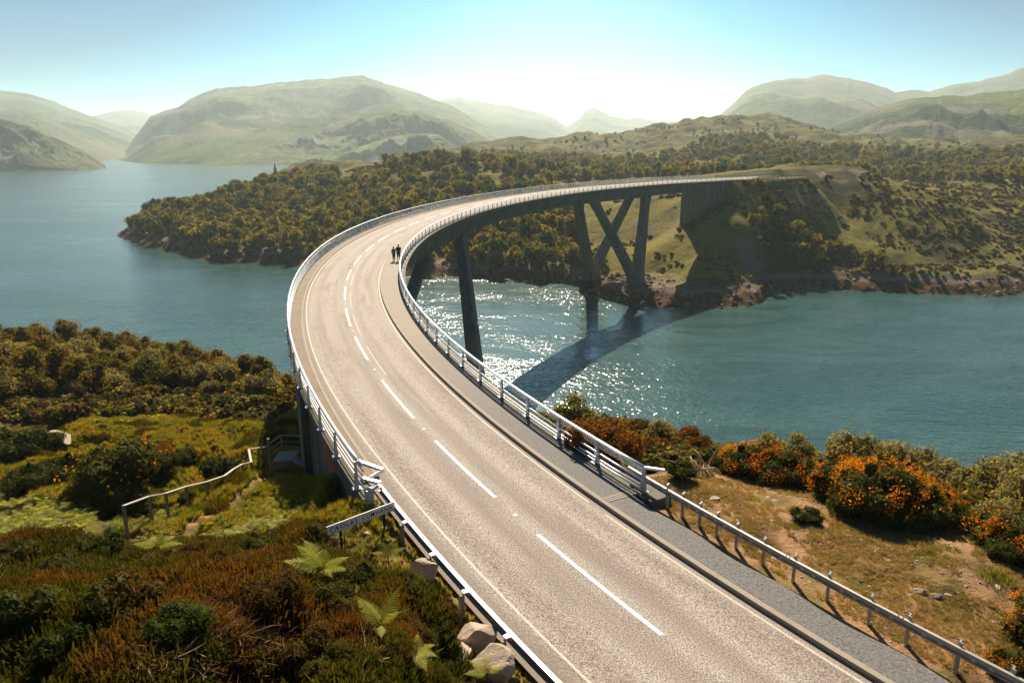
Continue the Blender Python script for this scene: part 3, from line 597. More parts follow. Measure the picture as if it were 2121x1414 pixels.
tag(sweep('footway', lambda s: [(3.202, -.1), (3.202, .134), (4.28 + .07 * math.sin(s * 1.7) * (s < 15), .13), (4.34 + .09 * math.sin(s * 1.7) * (s < 15), -.1)], -34, 15.05, M['footway'], step=.5), 'grey asphalt footway leading up to the bridge joint', kind='structure')
jb = MB(); P_ = [RP(15.05, 3.21, .12), RP(15.05, 4.7, .12), RP(15.4, 4.7, .12), RP(15.4, 3.21, .12)]
jb.hexa([p - Vector((0, 0, .2)) for p in P_] + [p + Vector((0, 0, .03)) for p in P_]); jt = jb.build('expansion_joint', M['kerb'], fw)
for ds in (.1, .22):
    q = MB(); P_ = [RP(15.05 + ds, 3.22, .151), RP(15.05 + ds, 4.69, .151), RP(15.08 + ds, 4.69, .151), RP(15.08 + ds, 3.22, .151)]; q.hexa([p - Vector((0, 0, .01)) for p in P_] + [p + Vector((0, 0, .005)) for p in P_]); q.build('joint_seal', M['dark'], fw)
# painted centre dashes, edge lines, studs
def mark(name, s0, s1, o, w, mat, parent=road, of=None, lift=.006, n=None):
    n = n or max(2, int((s1 - s0) / 1.5) + 1); ss = np.linspace(s0, s1, n); V = []; f = []
    crown = lambda oo: float(np.interp(oo, [-3.62, -1.8, 0, 1.6, 3.02], [0, .03, .05, .03, 0]))
    for s in ss:
        c = (of(s) if of else 0) + o
        V += [RP(s, c - w / 2, crown(c - w / 2) + lift), RP(s, c + w / 2, crown(c + w / 2) + lift)]
    for i in range(n - 1): f.append((2 * i, 2 * i + 1, 2 * i + 3, 2 * i + 2))
    me = mesh_np(name, V, np.array(f), mat)
    if me.polygons[0].normal.z < 0: me.flip_normals()
    return obj(name, me, parent)
def s_of(u, v): q = atz(u, v, DECK); return float(so_of([q.x], [q.y])[0][0])
dash = [((1370, 1318), (1117, 1108)), ((1028, 1032), (905, 914)), ((861, 867), (798, 788)), ((769.5, 746), (743, 698)), ((734.4, 676), (723, 639)), ((721.2, 621.8), (722.4, 594.2)), ((725, 581.2), (733, 559.3)), ((739.7, 548.7), (752.4, 531)), ((761.6, 521.8), (779.3, 507.7)), ((789.2, 500.6), (811, 487)), ((820.3, 481.5), (841.5, 472))]
prev = None
for a, b in dash:
    s0, s1 = s_of(*a), s_of(*b); mark('centre_line_dash', s0, s1, 0, .13, M['paint'], n=6)
    if prev: mark('road_stud', (prev + s0) / 2 - .06, (prev + s0) / 2 + .06, 0, .14, M['paint'], lift=.012)
    prev = s1
s_ = prev + 3.1
while s_ < 315: mark('centre_line_dash', s_, s_ + 6.2, 0, .13, M['paint'], n=6); s_ += 9.4
mark('centre_line_dash', -4, .4, 0, .13, M['paint'], n=6); mark('road_stud', 1.6, 1.72, 0, .14, M['paint'], lift=.012)
for s0 in (33, 42, 51, 60, 69, 78): mark('ghost_dash', s0, s0 + 6.5, .40 + .002 * (s0 - 33), .10, M['ghost'])      # older dashes showing through
mark('edge_line', -34, 322, 0, .085, M['worn'], of=lo); mark('edge_line', 15.6, 322, 0, .085, M['worn'], of=ro); mark('edge_line', 4, 14.6, 0, .085, M['worn'], of=lambda s: ro(s) - .02)

# ------------------------------------------------------------------ the bridge
bridge = empty('bridge', RP(155, 0, -2)); tag(bridge, 'long curved concrete road bridge on splayed legs across the narrows', 'bridge')
BI = Matrix.Translation(bridge.location).inverted()
def bpart(o): o.parent = bridge; o.matrix_parent_inverse = BI; return o
def dep(s): return 3.45 + .45 * math.exp(-((s - 112) / 20) ** 2) + .35 * math.exp(-((s - 236) / 20) ** 2)
bpart(sweep('deck_slab', lambda s: [(-4.22, -.06), (-4.22, -.42), (-3.2, -.72), (4.1 + eo(s), -.72), (5.18 + eo(s), -.42), (5.18 + eo(s), -.06)], E0 + 12.5, E1, M['concrete'], step=2.5))
bpart(sweep('box_girder', lambda s: [(-3.35, -.722), (-2.75, -dep(s)), (3.55, -dep(s)), (4.35, -.722)], E0 + 12.6, 281, M['concrete'], step=2.5))
bpart(sweep('string_course', lambda s: [(4.462 + eo(s), -.058), (4.462 + eo(s), .125), (5.2 + eo(s), .10), (5.2 + eo(s), -.058)], 14.6, E1 + 2, M['concrete'], step=2.5))
bpart(sweep('string_course', [(-4.26, -.058), (-4.26, .07), (-4.022, .07), (-4.022, -.058)], E0 - .5, E1 + 2, M['concrete'], step=2.5))
# near abutment with its stepped ledge and side wall
def wallz(s): return float(np.interp(s, [18, 24, 28, 33], [-1.2, -2.4, -4.2, -6.2]))
bpart(sweep('abutment_wall', lambda s: [(-4.0, -.06), (-4.0, -.5), (-3.92, -.52), (-3.92, wallz(s) - 1.2), (-2.9, wallz(s) - 1.2), (-2.9, -.06)], 19.2, 32.4, M['concrete'], step=1))
bpart(sweep('abutment_block', [(-2.88, -.07), (-2.88, -9), (4.9, -9), (4.9, -.07)], 14.4, 30.5, M['concrete'], step=2))
pp = MB(); P_ = [RP(32.42, -4.3, 0), RP(32.42, -2.6, 0), RP(34.6, -2.6, 0), RP(34.6, -4.3, 0)]; pp.hexa([p + Vector((0, 0, -9)) for p in P_] + [p + Vector((0, 0, -.44)) for p in P_]); bpart(pp.build('abutment_pilaster', M['concrete']))
for s0 in (21.2, 22.6, 24.2, 26.0, 28.2):
    w_ = MB(); w_.beam(RP(s0, -4.03, -.30), RP(s0 + 1.2, -4.03, -.30), .03, .03); bpart(w_.build('conduit', M['galv']))
# far abutment
bpart(sweep('abutment_block', [(-3.6, -.73), (-3.6, -26), (4.4, -26), (4.4, -.73)], 281.1, 288, M['concrete'], step=2))
bpart(sweep('abutment_wall', lambda s: [(3.5, -.06), (3.5, -np.interp(s, [288, 303], [20, 2.5])), (4.5, -np.interp(s, [288, 303], [20, 2.5])), (4.5, -.06)], 288.05, 303, M['concrete'], step=2))
bpart(sweep('abutment_wall', lambda s: [(-3.5, -.06), (-3.5, -np.interp(s, [288, 303], [20, 2.5])), (-4.1, -np.interp(s, [288, 303], [20, 2.5])), (-4.1, -.06)], 288.05, 303, M['concrete'], step=2))
# legs: four per pier, splayed along and across the bridge, meeting in pairs at the foot
def leg(s_top, o_top, s_bot, o_bot, zb, w0=1.7, l0=2.2, w1=2.3, l1=3.2):
    a = RP(s_top, o_top, -dep(s_top) + .35); b = RP(s_bot, o_bot, 0); b.z = zb; m = MB(); T = heading(s_top)
    ax, ay = Vector((math.cos(T), -math.sin(T), 0)), Vector((math.sin(T), math.cos(T), 0)); n = 8; P = []
    for i in range(n + 1):
        t = i / n; fl = 1 + .55 * max(0, 1 - t * 7) + .35 * max(0, (t - .86) * 7); w = (w0 + (w1 - w0) * t); l = (l0 + (l1 - l0) * t) * fl; c = a.lerp(b, t)
        k = .18
        for px_, py_ in ((-w / 2 + k, -l / 2), (w / 2 - k, -l / 2), (w / 2, -l / 2 + k), (w / 2, l / 2 - k), (w / 2 - k, l / 2), (-w / 2 + k, l / 2), (-w / 2, l / 2 - k), (-w / 2, -l / 2 + k)): P.append(c + ax * px_ + ay * py_)
    f = [(i * 8 + k, i * 8 + (k + 1) % 8, (i + 1) * 8 + (k + 1) % 8, (i + 1) * 8 + k) for i in range(n) for k in range(8)] + [tuple(range(8))[::-1], tuple(n * 8 + k for k in range(8))]
    m.add(P, f); return bpart(m.build('pier_leg', M['concrete']))
def pier(s_a, s_b, s0, off, zb):
    for o_t, o_b in ((-2.3, -off + (1.2 if s0 < 150 else 0)), (3.1, off + (2.0 if s0 < 150 else 0))):
        fk = dict(w0=2.0, l0=2.6, w1=2.8, l1=3.8) if s0 > 150 else {}; leg(s_a, o_t, s0 - .9, o_b, zb, **fk); leg(s_b, o_t, s0 + .9, o_b, zb, **fk)
        c = RP(s0, o_b, 0); m = MB(); T = heading(s0)
        m.box((c.x, c.y, zb - .35), (3.6, 6.2, 3.0), -T, taper=.86); bpart(m.build('leg_knee', M['concrete']))
        m = MB(); m.box((c.x, c.y, zb / 2 - 2.9), (4.4, 7.2, zb + 2.0), -T, taper=.94); bpart(m.build('pier_base', M['concrete']))
    for s_ in (s_a, s_b):          # crossbeam with arched underside
        m = MB(); n = 10; P = []; T = heading(s_); ay = Vector((math.sin(T), math.cos(T), 0))
        for i in range(n + 1):
            o = -2.6 + 6.0 * i / n; d = .5 + 1.5 * abs(2 * i / n - 1) ** 4; top = RP(s_, o, -dep(s_) + .12)
            P += [top - ay * .75, top + ay * .75, top + ay * .75 - Vector((0, 0, d)), top - ay * .75 - Vector((0, 0, d))]
        f = [(i * 4 + k, i * 4 + (k + 1) % 4, (i + 1) * 4 + (k + 1) % 4, (i + 1) * 4 + k) for i in range(n) for k in range(4)] + [(0, 1, 2, 3), (n * 4 + 3, n * 4 + 2, n * 4 + 1, n * 4)]
        m.add(P, f); bpart(m.build('crossbeam', M['concrete']))
pier(80, 131.5, 112, 8.4, 5.0); pier(217, 250, 236.5, 8.2, 6.2)
# graffiti on the near side wall
gr_ = [(26.9, -1.15, .55, 1.0, .35), (26.4, -1.3, .2, 1.1, .5), (25.9, -1.45, .2, 1.2, -.2), (25.45, -1.5, .18, 1.1, .3), (25.0, -1.55, .2, 1.15, -.1), (24.6, -1.6, .16, .9, .3)]
for i, (s_, z_, w_, h_, k_) in enumerate(gr_):
    m = MB(); P_ = [RP(s_ + w_ + k_ * .3, -3.935, z_ - h_ * .5), RP(s_ + k_ * .3, -3.935, z_ - h_ * .5), RP(s_, -3.935, z_ + h_ * .5), RP(s_ + w_, -3.935, z_ + h_ * .5)]; m.add(P_, [(0, 1, 2, 3)]); bpart(m.build('graffiti_stroke', M['orange']))
for s_, z_ in ((23.9, -1.75), (23.5, -1.8)):
    m = MB(); m.add([RP(s_ + .22, -3.935, z_ - .35), RP(s_, -3.935, z_ - .4), RP(s_ + .05, -3.935, z_ + .4), RP(s_ + .3, -3.935, z_ + .3)], [(0, 1, 2, 3)]); bpart(m.build('graffiti_stroke', M['green']))

# ------------------------------------------------------------------ parapets
def railprof(o, z, w, h, oval=True):
    if oval: return [(o + w / 2 * math.cos(a), z + h / 2 * math.sin(a)) for a in np.linspace(0, 2 * math.pi, 9)[:-1]]
    return [(o - w / 2, z - h / 2), (o + w / 2, z - h / 2), (o + w / 2, z + h / 2), (o - w / 2, z + h / 2)]
def parapet(label, o, zbase, side, s0, s1, pitch, rails, top, h, posts0):
    mid = RP((s0 + s1) / 2, o, 0); t = empty('bridge_parapet', mid); tag(t, label, 'railing'); inv = Matrix.Translation(mid).inverted()
    def par(q): q.parent = t; q.matrix_parent_inverse = inv; return q
    par(sweep('top_rail', railprof(o - side * .02, zbase + h, top[0], top[1]), s0, s1, M['rail'], step=1.6, smooth=True, ofun=(eo if side > 0 else None)))
    for z, d in rails: par(sweep('rail', railprof(o - side * .09, zbase + z, d * .7, d), s0, s1, M['rail'], step=1.8, smooth=True, ofun=(eo if side > 0 else None)))
    pm = MB(); k = h - top[1] * .4      # fin shaped post: wide foot narrowing to the head, on a base plate
    pm.hexa([(-.05, -.15, .02), (.05, -.15, .02), (.05, .15, .02), (-.05, .15, .02), (-.035, -.055, k), (.035, -.055, k), (.035, .055, k), (-.035, .055, k)])
    pm.box((0, 0, .012), (.34, .30, .024)); pm.box((0, 0, k), (.11, .13, .05))
    for a, b in ((-.12, -.1), (.12, -.1), (.12, .1), (-.12, .1)): pm.box((a, b, .04), (.035, .035, .035))
    me = pm.mesh('post', M['post']); n = 0; s = posts0
    while s < s1 - .2:
        q = RP(s, o + side * .06 + (eo(s) if side > 0 else 0), zbase); e = obj('post', me, None, q, (0, 0, -heading(s) + (0 if side > 0 else math.pi))); par(e); n += 1; s += pitch
    return t, par
tl, parl = parapet('outer parapet of the bridge, five white rails on fin shaped posts', -4.12, .07, -1, 19.9, 300, 3.05, [(.20, .075), (.42, .075), (.64, .075), (.86, .075)], (.15, .12), 1.12, 20.4)
tr, parr = parapet('inner parapet of the bridge beside the footway, with one wide gap under its top rail', 4.74, .11, 1, 15.0, 306, 2.98, [(.16, .07), (.30, .085), (.55, .085)], (.17, .11), 1.02, 15.1)
for z_ in (1.19, .71):
    m = MB(); m.beam(RP(20.3 - (1.19 - z_) * .9, -4.1, z_), RP(19.35, -3.5 - (1.19 - z_) * .25, z_ - .06), .14, .10); parl(m.build('rail_end', M['rail']))
    m = MB(); m.beam(RP(19.35, -3.5 - (1.19 - z_) * .25, z_ - .065), RP(19.25, -4.0, z_ - .2), .12, .09); parl(m.build('rail_end', M['rail']))
m = MB(); q = RP(19.2, -4.08, 0); m.box((q.x, q.y, DECK + .28), (.26, .28, .62), -heading(19)); parl(m.build('end_post', M['post']))
m = MB(); m.beam(RP(15.0, 4.72, 1.13), RP(14.45, 5.2, 1.12), .12, .08); parr(m.build('rail_end', M['rail']))
m = MB(); q = RP(15.0, 5.05, 0); m.box((q.x, q.y, DECK - .12), (.95, 1.25, .46), -heading(15)); parr(m.build('end_plinth', M['concrete']))
mesh_ = sweep('mesh_infill', railprof(4.79, .92, .008, .008), 15.1, 60, M['post'], step=2.5); parr(mesh_)
for z in (.80, .86, .98): parr(sweep('mesh_infill', railprof(4.79, z, .007, .007), 15.1, 60, M['post'], step=2.5))

# ------------------------------------------------------------------ guardrails
def guardrail(label, o, side, s0, s1, post_ss, kind):
    mid = RP((s0 + s1) / 2, o, 0); t = empty('guardrail', mid); tag(t, label, 'guardrail', None); inv = Matrix.Translation(mid).inverted()
    def par(q): q.parent = t; q.matrix_parent_inverse = inv; return q
    if kind == 'beam':             # closed box beam, posts behind it standing proud of its top
        par(sweep('beam', [(o - .05, .42), (o + .05, .42), (o + .06, .5), (o + .05, .64), (o + .01, .655), (o - .05, .645), (o - .075, .56), (o - .03, .54), (o - .03, .50), (o - .075, .48)], s0, s1, M['beamst'], step=1.5))
        pm = MB(); pm.box((0, 0, .05), (.13, .03, 1.4)); pm.box((.065, .035, .05), (.025, .08, 1.4)); pm.box((-.065, -.035, .05), (.025, .08, 1.4)); me = pm.mesh('post', M['galv'])
        sl = MB(); sl.box((0, 0, 0), (.006, .10, .018)); sm = sl.mesh('beam_slot', M['rail']); bo = MB(); bo.tube([(0, 0, -.01), (0, 0, .012)], .016, 6); bm_ = bo.mesh('bolt', M['dark'])
        for s in post_ss:
            par(obj('post', me, None, RP(s, o + .13, 0), (0, 0, -heading(s))))
            for ds, zz in ((.38, .50), (.38, .535), (.78, .50), (.78, .535)): par(obj('beam_slot', sm, None, RP(s + ds, o - .045, zz), (0, 0, -heading(s))))
        for s in post_ss[::3]:
            for ds in (.1, .22): par(obj('bolt', bm_, None, RP(s + ds, o - .02, .655), (0, 0, 0)))
    else:                          # open channel seen from behind, timber posts with pale brackets
        par(sweep('beam', [(o + .10, .40), (o + .10, .66), (o - .02, .66), (o - .02, .645), (o + .085, .645), (o + .085, .55), (o + .03, .53), (o + .085, .51), (o + .085, .415), (o - .02, .415), (o - .02, .40)], s0, s1, M['galv'], step=1.5))
        pm = MB(); pm.box((0, 0, -.02), (.12, .14, 1.24)); me = pm.mesh('post', M['wood'])
        bk = MB(); bk.box((0, 0, 0), (.20, .13, .035)); bk.box((.06, 0, -.06), (.03, .12, .11)); bme = bk.mesh('bracket', M['rail'])
        for s in post_ss:
            par(obj('post', me, None, RP(s, o - .22, 0), (0, 0, -heading(s)))); par(obj('bracket', bme, None, RP(s, o - .07, .655), (0, 0, -heading(s))))
    return t
guardrail('steel box beam guardrail on the right of the footway above bare soil', 4.98, 1, -16, 16.2, [s_of(u_, v_) for u_, v_ in ((1375, 1044), (1409, 1064), (1443, 1084), (1479, 1106), (1518, 1128), (1580, 1160), (1646, 1192), (1721, 1232), (1801, 1281), (1883, 1324), (1982, 1380))] + [s_of(1982, 1380) - 1.18 * (i + 1) for i in range(14)], 'beam')
guardrail('open channel guardrail with pale brackets at the left roadside by the rocks', -3.72, -1, -10, 19.3, [16.4, 14.3, 12.25, 10.15, 8.05, 5.95, 3.85], 'chan')
guardrail('distant guardrail along the road past the far end of the bridge', -4.2, -1, 301, 352, [303 + 3.2 * i for i in range(15)], 'beam')
guardrail('distant guardrail on the near side of the far road end', 4.6, 1, 307, 352, [308 + 3.2 * i for i in range(14)], 'beam')
# ------------------------------------------------------------------ foliage meshes
def unit(a): return a / np.maximum(np.linalg.norm(a, axis=1, keepdims=True), 1e-9)
def cards(P, N, w, h, rg, jit=.7, bend=0):
    """one small leaf quad per point: N its outward direction, w and h its size"""
    n = len(P); N = unit(N + rg.normal(0, jit, (n, 3))); T = unit(np.cross(N, rg.normal(0, 1, (n, 3)))); B = np.cross(N, T)
    w = (np.broadcast_to(w, n) * .5)[:, None]; h = (np.broadcast_to(h, n) * .5)[:, None]
    V = np.stack([P - T * w * .6 - B * h, P + T * w * .6 - B * h, P + T * w + B * h * .3 + N * h * .2, P + B * h * 1.1, ], 1)
    V[:, 0] -= 0; F_ = np.arange(n * 4).reshape(n, 4); lv = np.repeat(rg.uniform(0, 1, n), 4); return V.reshape(-1, 3), F_, lv
def blob(c, r, rg, sub=1):
    bm = bmesh.new(); bmesh.ops.create_icosphere(bm, subdivisions=sub, radius=1); V = np.array([v.co[:] for v in bm.verts]); F_ = np.array([[v.index for v in f.verts] for f in bm.faces]); bm.free()
    return V * (np.array(r) * (1 + rg.normal(0, .10, (len(V), 1)))) + np.array(c), F_
def join(parts):
    """[(V, F, lv, matindex)] -> arrays for mesh_np"""
    Vs, Fs, ls, ms, b = [], {}, [], {}, 0
    for V, F_, lv, m in parts:
        Vs.append(V); k = F_.shape[1]; Fs.setdefault(k, []).append(F_ + b); ms.setdefault(k, []).append(np.full(len(F_), m)); ls.append(lv if hasattr(lv, '__len__') else np.full(len(V), lv)); b += len(V)
    ks = sorted(Fs); return np.concatenate(Vs), [np.concatenate(Fs[k]) for k in ks], np.concatenate(ls), np.concatenate([np.concatenate(ms[k]) for k in ks])
def to_mesh(name, parts, mats):
    V, Fl, lv, mi = join(parts); return mesh_np(name, V, Fl, mats, midx=mi, attrs={'lv': lv})
def crown_parts(rg, rad, zc, nl, nleaf, leaf, lump=.42, core=.62, low=-.45, m=0, asp=.8):
    """billowing crown: lumps spread through an ellipsoid, leaf cards over each lump, darker core inside"""
    rad = np.array(rad, float); L = []
    while len(L) < nl:
        p = rg.uniform(-1, 1, 3)
        if np.linalg.norm(p) < 1 and p[2] > low: L.append(p * rad * (1 - lump * .75))
    L = np.array(L); lr = lump * rad.mean() * rg.uniform(.65, 1.2, nl); per = np.maximum(8, (nleaf * lr ** 2 / (lr ** 2).sum())).astype(int); P, N = [], []
    for c, r, k in zip(L, lr, per):
        d = unit(rg.normal(0, 1, (k, 3))); q = c + d * (r * rg.uniform(.72, 1.08, (k, 1))) * (1, 1, .85)
        far = np.array([np.min(np.linalg.norm(q - o, axis=1) / 1.0) for o in [c]]); keep = np.ones(k, bool)
        for o, r2 in zip(L, lr):
            if o is not c: keep &= np.linalg.norm(q - o, axis=1) > r2 * .72
        P.append(q[keep]); N.append(d[keep])
    P = np.concatenate(P); N = np.concatenate(N); P[:, 2] += zc
    V, F_, lv = cards(P, N + (0, 0, .25), leaf * rg.uniform(.6, 1.3, len(P)), leaf * asp * rg.uniform(.7, 1.4, len(P)), rg); out = [(V, F_, lv, m)]
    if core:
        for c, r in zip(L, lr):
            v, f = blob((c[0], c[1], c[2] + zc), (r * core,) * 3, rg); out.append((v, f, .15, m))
    return out
def trunk_parts(rg, h, r, zc, rad, m=1, limbs=4):
    mb = MB(); lean = rg.normal(0, .06, 2) * h; mb.tube([(0, 0, -.3), (lean[0] * .3, lean[1] * .3, h * .35), (lean[0], lean[1], h * .8)], [r, r * .75, r * .3], 5)
    for i in range(limbs):
        a = rg.uniform(0, 6.28); z0 = h * rg.uniform(.25, .5); e = (math.cos(a) * rad * .6, math.sin(a) * rad * .6, zc + rg.uniform(-.1, .3) * rad)
        mb.tube([(lean[0] * .4, lean[1] * .4, z0), (e[0] * .5, e[1] * .5, (z0 + e[2]) * .52), e], [r * .5, r * .35, r * .12], 4)
    V = np.array(mb.v); q = np.array([f for f in mb.f if len(f) == 4]); out = [(V, q, .5, m)]; return out
def broadleaf(name, rg, h, r, nl, nleaf, leaf, mats, core=.62, trunk=True, **k):
    zc = h * .46; parts = crown_parts(rg, (r, r, h * .56), zc, nl, nleaf, leaf, core=core, **k)
    if trunk: parts += trunk_parts(rg, h, .035 * h, zc, r)
    return to_mesh(name, parts, mats)

# ------------------------------------------------------------------ scatter: uncountable ground cover as one object that repeats small meshes
def variants(name, meshes):
    c = bpy.data.collections.new(name)
    for i, me in enumerate(meshes): c.objects.link(bpy.data.objects.new(name + '_%02d' % i, me))
    return c
def scatter(name, label, x, y, z, coll, nvar, smin, smax, rg, tiltamt=.12, sink=.0):
    n = len(x); me = bpy.data.meshes.new(name); me.vertices.add(n); me.vertices.foreach_set('co', np.stack([x, y, z - sink], 1).astype(np.float32).ravel())
    a = me.attributes.new('rot', 'FLOAT_VECTOR', 'POINT'); a.data.foreach_set('vector', np.stack([rg.normal(0, tiltamt, n), rg.normal(0, tiltamt, n), rg.uniform(0, 6.283, n)], 1).astype(np.float32).ravel())
    a = me.attributes.new('scl', 'FLOAT', 'POINT'); a.data.foreach_set('value', rg.uniform(smin, smax, n).astype(np.float32))
    a = me.attributes.new('vid', 'INT', 'POINT'); a.data.foreach_set('value', rg.integers(0, nvar, n).astype(np.int32))
    o = bpy.data.objects.new(name, me); link(o); ng = bpy.data.node_groups.new(name, 'GeometryNodeTree')
    ng.interface.new_socket('Geometry', in_out='INPUT', socket_type='NodeSocketGeometry'); ng.interface.new_socket('Geometry', in_out='OUTPUT', socket_type='NodeSocketGeometry')
    N = ng.nodes; L = ng.links; gi, go = N.new('NodeGroupInput'), N.new('NodeGroupOutput'); ip = N.new('GeometryNodeInstanceOnPoints'); ci = N.new('GeometryNodeCollectionInfo')
    ci.inputs['Collection'].default_value = coll; ci.inputs['Separate Children'].default_value = True; ci.inputs['Reset Children'].default_value = True
    def na(nm, ty): q = N.new('GeometryNodeInputNamedAttribute'); q.data_type = ty; q.inputs['Name'].default_value = nm; return q.outputs['Attribute']
    er = N.new('FunctionNodeEulerToRotation'); L.new(na('rot', 'FLOAT_VECTOR'), er.inputs[0])
    ip.inputs['Pick Instance'].default_value = True
    L.new(gi.outputs[0], ip.inputs['Points']); L.new(ci.outputs[0], ip.inputs['Instance']); L.new(na('vid', 'INT'), ip.inputs['Instance Index']); L.new(er.outputs[0], ip.inputs['Rotation']); L.new(na('scl', 'FLOAT'), ip.inputs['Scale']); L.new(ip.outputs[0], go.inputs[0])
    md = o.modifiers.new('scatter', 'NODES'); md.node_group = ng
    return tag(o, label, kind='stuff')

# ------------------------------------------------------------------ finding places on the ground
def hit(u, v, T, d0, d1):
    d = ray(u, v); d = d / math.hypot(d[0], d[1]); D = np.linspace(d0, d1, 1500); z = T.height(d[0] * D, d[1] * D); zz = CAMZ + d[2] * D
    k = np.nonzero(zz <= z)[0]; D_ = D[k[0]] if len(k) else D[np.argmin(np.abs(zz - z))]; return Vector((d[0] * D_, d[1] * D_, float(T.height(np.array([d[0] * D_]), np.array([d[1] * D_]))[0])))
def thin(x, y, z, mind, rg, w=None):
    """keeps points at least mind apart"""
    keep = []; cell = {}; g = mind if not hasattr(mind, '__len__') else None
    for i in range(len(x)):
        m = g or mind[i]; c = (int(x[i] // m), int(y[i] // m)); ok = True
        for a in (-1, 0, 1):
            for b in (-1, 0, 1):
                for j in cell.get((c[0] + a, c[1] + b), ()):
                    if (x[i] - x[j]) ** 2 + (y[i] - y[j]) ** 2 < m * m: ok = False
        if ok: keep.append(i); cell.setdefault(c, []).append(i)
    return np.array(keep, int)

# ------------------------------------------------------------------ far woods
rg = np.random.default_rng(11)
far_mats = [M['farleaf'], M['bark']]
FARV = [broadleaf('birch_tree', np.random.default_rng(100 + i), h, r, nl, 520, .58, far_mats, core=.72, low=-.75) for i, (h, r, nl) in enumerate(((6.2, 3.0, 12), (5.4, 3.2, 14), (7.2, 3.0, 11), (4.6, 2.5, 9), (6.6, 3.7, 16)))] + [broadleaf('rowan_tree', np.random.default_rng(110 + i), h, r, nl, 520, .55, [M['green_leaf'], M['bark']], core=.72, low=-.75) for i, (h, r, nl) in enumerate(((5.0, 2.6, 8), (8.2, 2.9, 14)))]
WOOD1 = [(250, 492), (262, 462), (330, 432), (430, 426), (480, 402), (590, 374), (660, 358), (720, 366), (830, 352), (900, 372), (1010, 362), (1100, 385), (1150, 400), (1195, 425), (1205, 470), (1190, 560), (880, 562), (620, 543), (500, 530), (430, 522), (300, 500)]
x, y, z = NTn.sample(60000, 245, 900, [WOOD1], rg); ok = (z > 2.8); x, y, z = x[ok], y[ok], z[ok]
k = thin(x, y, z, 3.9, rg); x, y, z = x[k], y[k], z[k]
u, v = px(x, y, z); bare = inpoly(u, v, [(650, 362), (700, 335), (790, 345), (880, 325), (1020, 338), (1090, 362), (1150, 392), (1040, 392), (960, 376), (860, 366), (790, 378), (700, 370)])
keep = ~(bare & (rg.uniform(0, 1, len(x)) < .9)); x, y, z = x[keep], y[keep], z[keep]
S3, O3 = so_of(x, y); ok = (np.abs(O3) > 9) | (z < DECK - 14); x, y, z = x[ok], y[ok], z[ok]
order = np.argsort(np.hypot(x, y)); big = order[:300]; rest = order[300:]
for i in big:
    o = obj('birch_tree', FARV[rg.choice(7, p=[.2, .18, .16, .16, .14, .09, .07])], None, (x[i], y[i], z[i] - .3), (0, 0, rg.uniform(0, 6.28)), rg.uniform(.7, 1.6))
    u_, v_ = px(x[i], y[i], z[i]); zn = ('at the rocky tip of the headland' if u_ < 400 else 'on the dark shore slope of the headland, left of the bridge' if u_ < 640 else 'seen over the outer parapet of the bridge' if u_ < 850 else 'on the shore seen under the bridge deck between the piers')
    tag(o, 'low wood tree ' + zn, 'tree', 'headland wood trees ' + zn)
far_c = variants('woodland_tree', FARV)
scatter('headland_woodland', 'continuous birch woodland covering the back of the headland', x[rest], y[rest], z[rest], far_c, 7, .7, 1.6, rg, .05, .3)
WOOD2 = [(770, 352), (900, 330), (1050, 322), (1250, 330), (1400, 318), (1450, 296), (1540, 282), (1640, 292), (1700, 305), (1850, 318), (1960, 330), (2000, 318), (2150, 318), (2200, 385), (1900, 376), (1650, 376), (1100, 378), (1000, 352)]
x, y, z = NTn.sample(60000, 420, 1400, [WOOD2], rg); d = vnoise(x / 60, y / 60, 8) + .5 * vnoise(x / 22, y / 22, 9); ok = (z > 4) & (d > -.4); x, y, z = x[ok], y[ok], z[ok]; k = thin(x, y, z, 5.6, rg); x, y, z = x[k], y[k], z[k]
scatter('hillside_woodland', 'pale sunlit birch woods on the lower slopes of the hill', x, y, z, far_c, 7, .8, 1.6, rg, .05, .3)
x, y, z = NTn.sample(12000, 600, 1500, [[(1150, 290), (1400, 262), (1530, 245), (1680, 265), (1950, 300), (2121, 290), (2121, 320), (1700, 330), (1300, 320), (1000, 318)]], rg); ok = vnoise(x / 40, y / 40, 18) > .15; x, y, z = x[ok], y[ok], z[ok]; k = thin(x, y, z, 9, rg); x, y, z = x[k], y[k], z[k]
scatter('hilltop_scrub', 'dark scattered scrub near the top of the hill', x, y, z, far_c, 7, .35, .8, rg, .05, .3)
# low scrub, heather tussocks and bracken over the north bank
SCV = [to_mesh('scrub', crown_parts(np.random.default_rng(200 + i), (1.1, 1.1, .55), .25, 7, 110, .34, core=.8, low=-.1), [mt]) for i, mt in enumerate((M['heathbush'], M['willow'], M['heathbush'], M['birch'], M['heather'], M['heathbush']))]
sc_c = variants('scrub', SCV)
x, y, z = NTn.sample(40000, 212, 560, [[(1180, 400), (1440, 400), (1640, 360), (2121, 362), (2160, 600), (1900, 596), (1700, 585), (1400, 575), (1180, 575)], [(650, 355), (740, 330), (1050, 340), (1150, 385), (1000, 372), (850, 362)]], rg)
u, v = px(x, y, z); S3, O3 = so_of(x, y); meadow = inpoly(u, v, [(1200, 420), (1440, 400), (1560, 540), (1640, 562), (1600, 585), (1400, 580), (1200, 565)])
ok = (z > 4.2) & (vnoise(x / 13, y / 13, 3) + .5 * vnoise(x / 5, y / 5, 4) > np.where(meadow, .35, -.15)) & ((np.abs(O3) > 5.5) | (z < DECK - 8)); x, y, z = x[ok], y[ok], z[ok]
scatter('hillside_scrub', 'dark heather and low scrub over the bank beyond the water', x, y, z, sc_c, 6, .45, 1.5, rg, .1, .1)
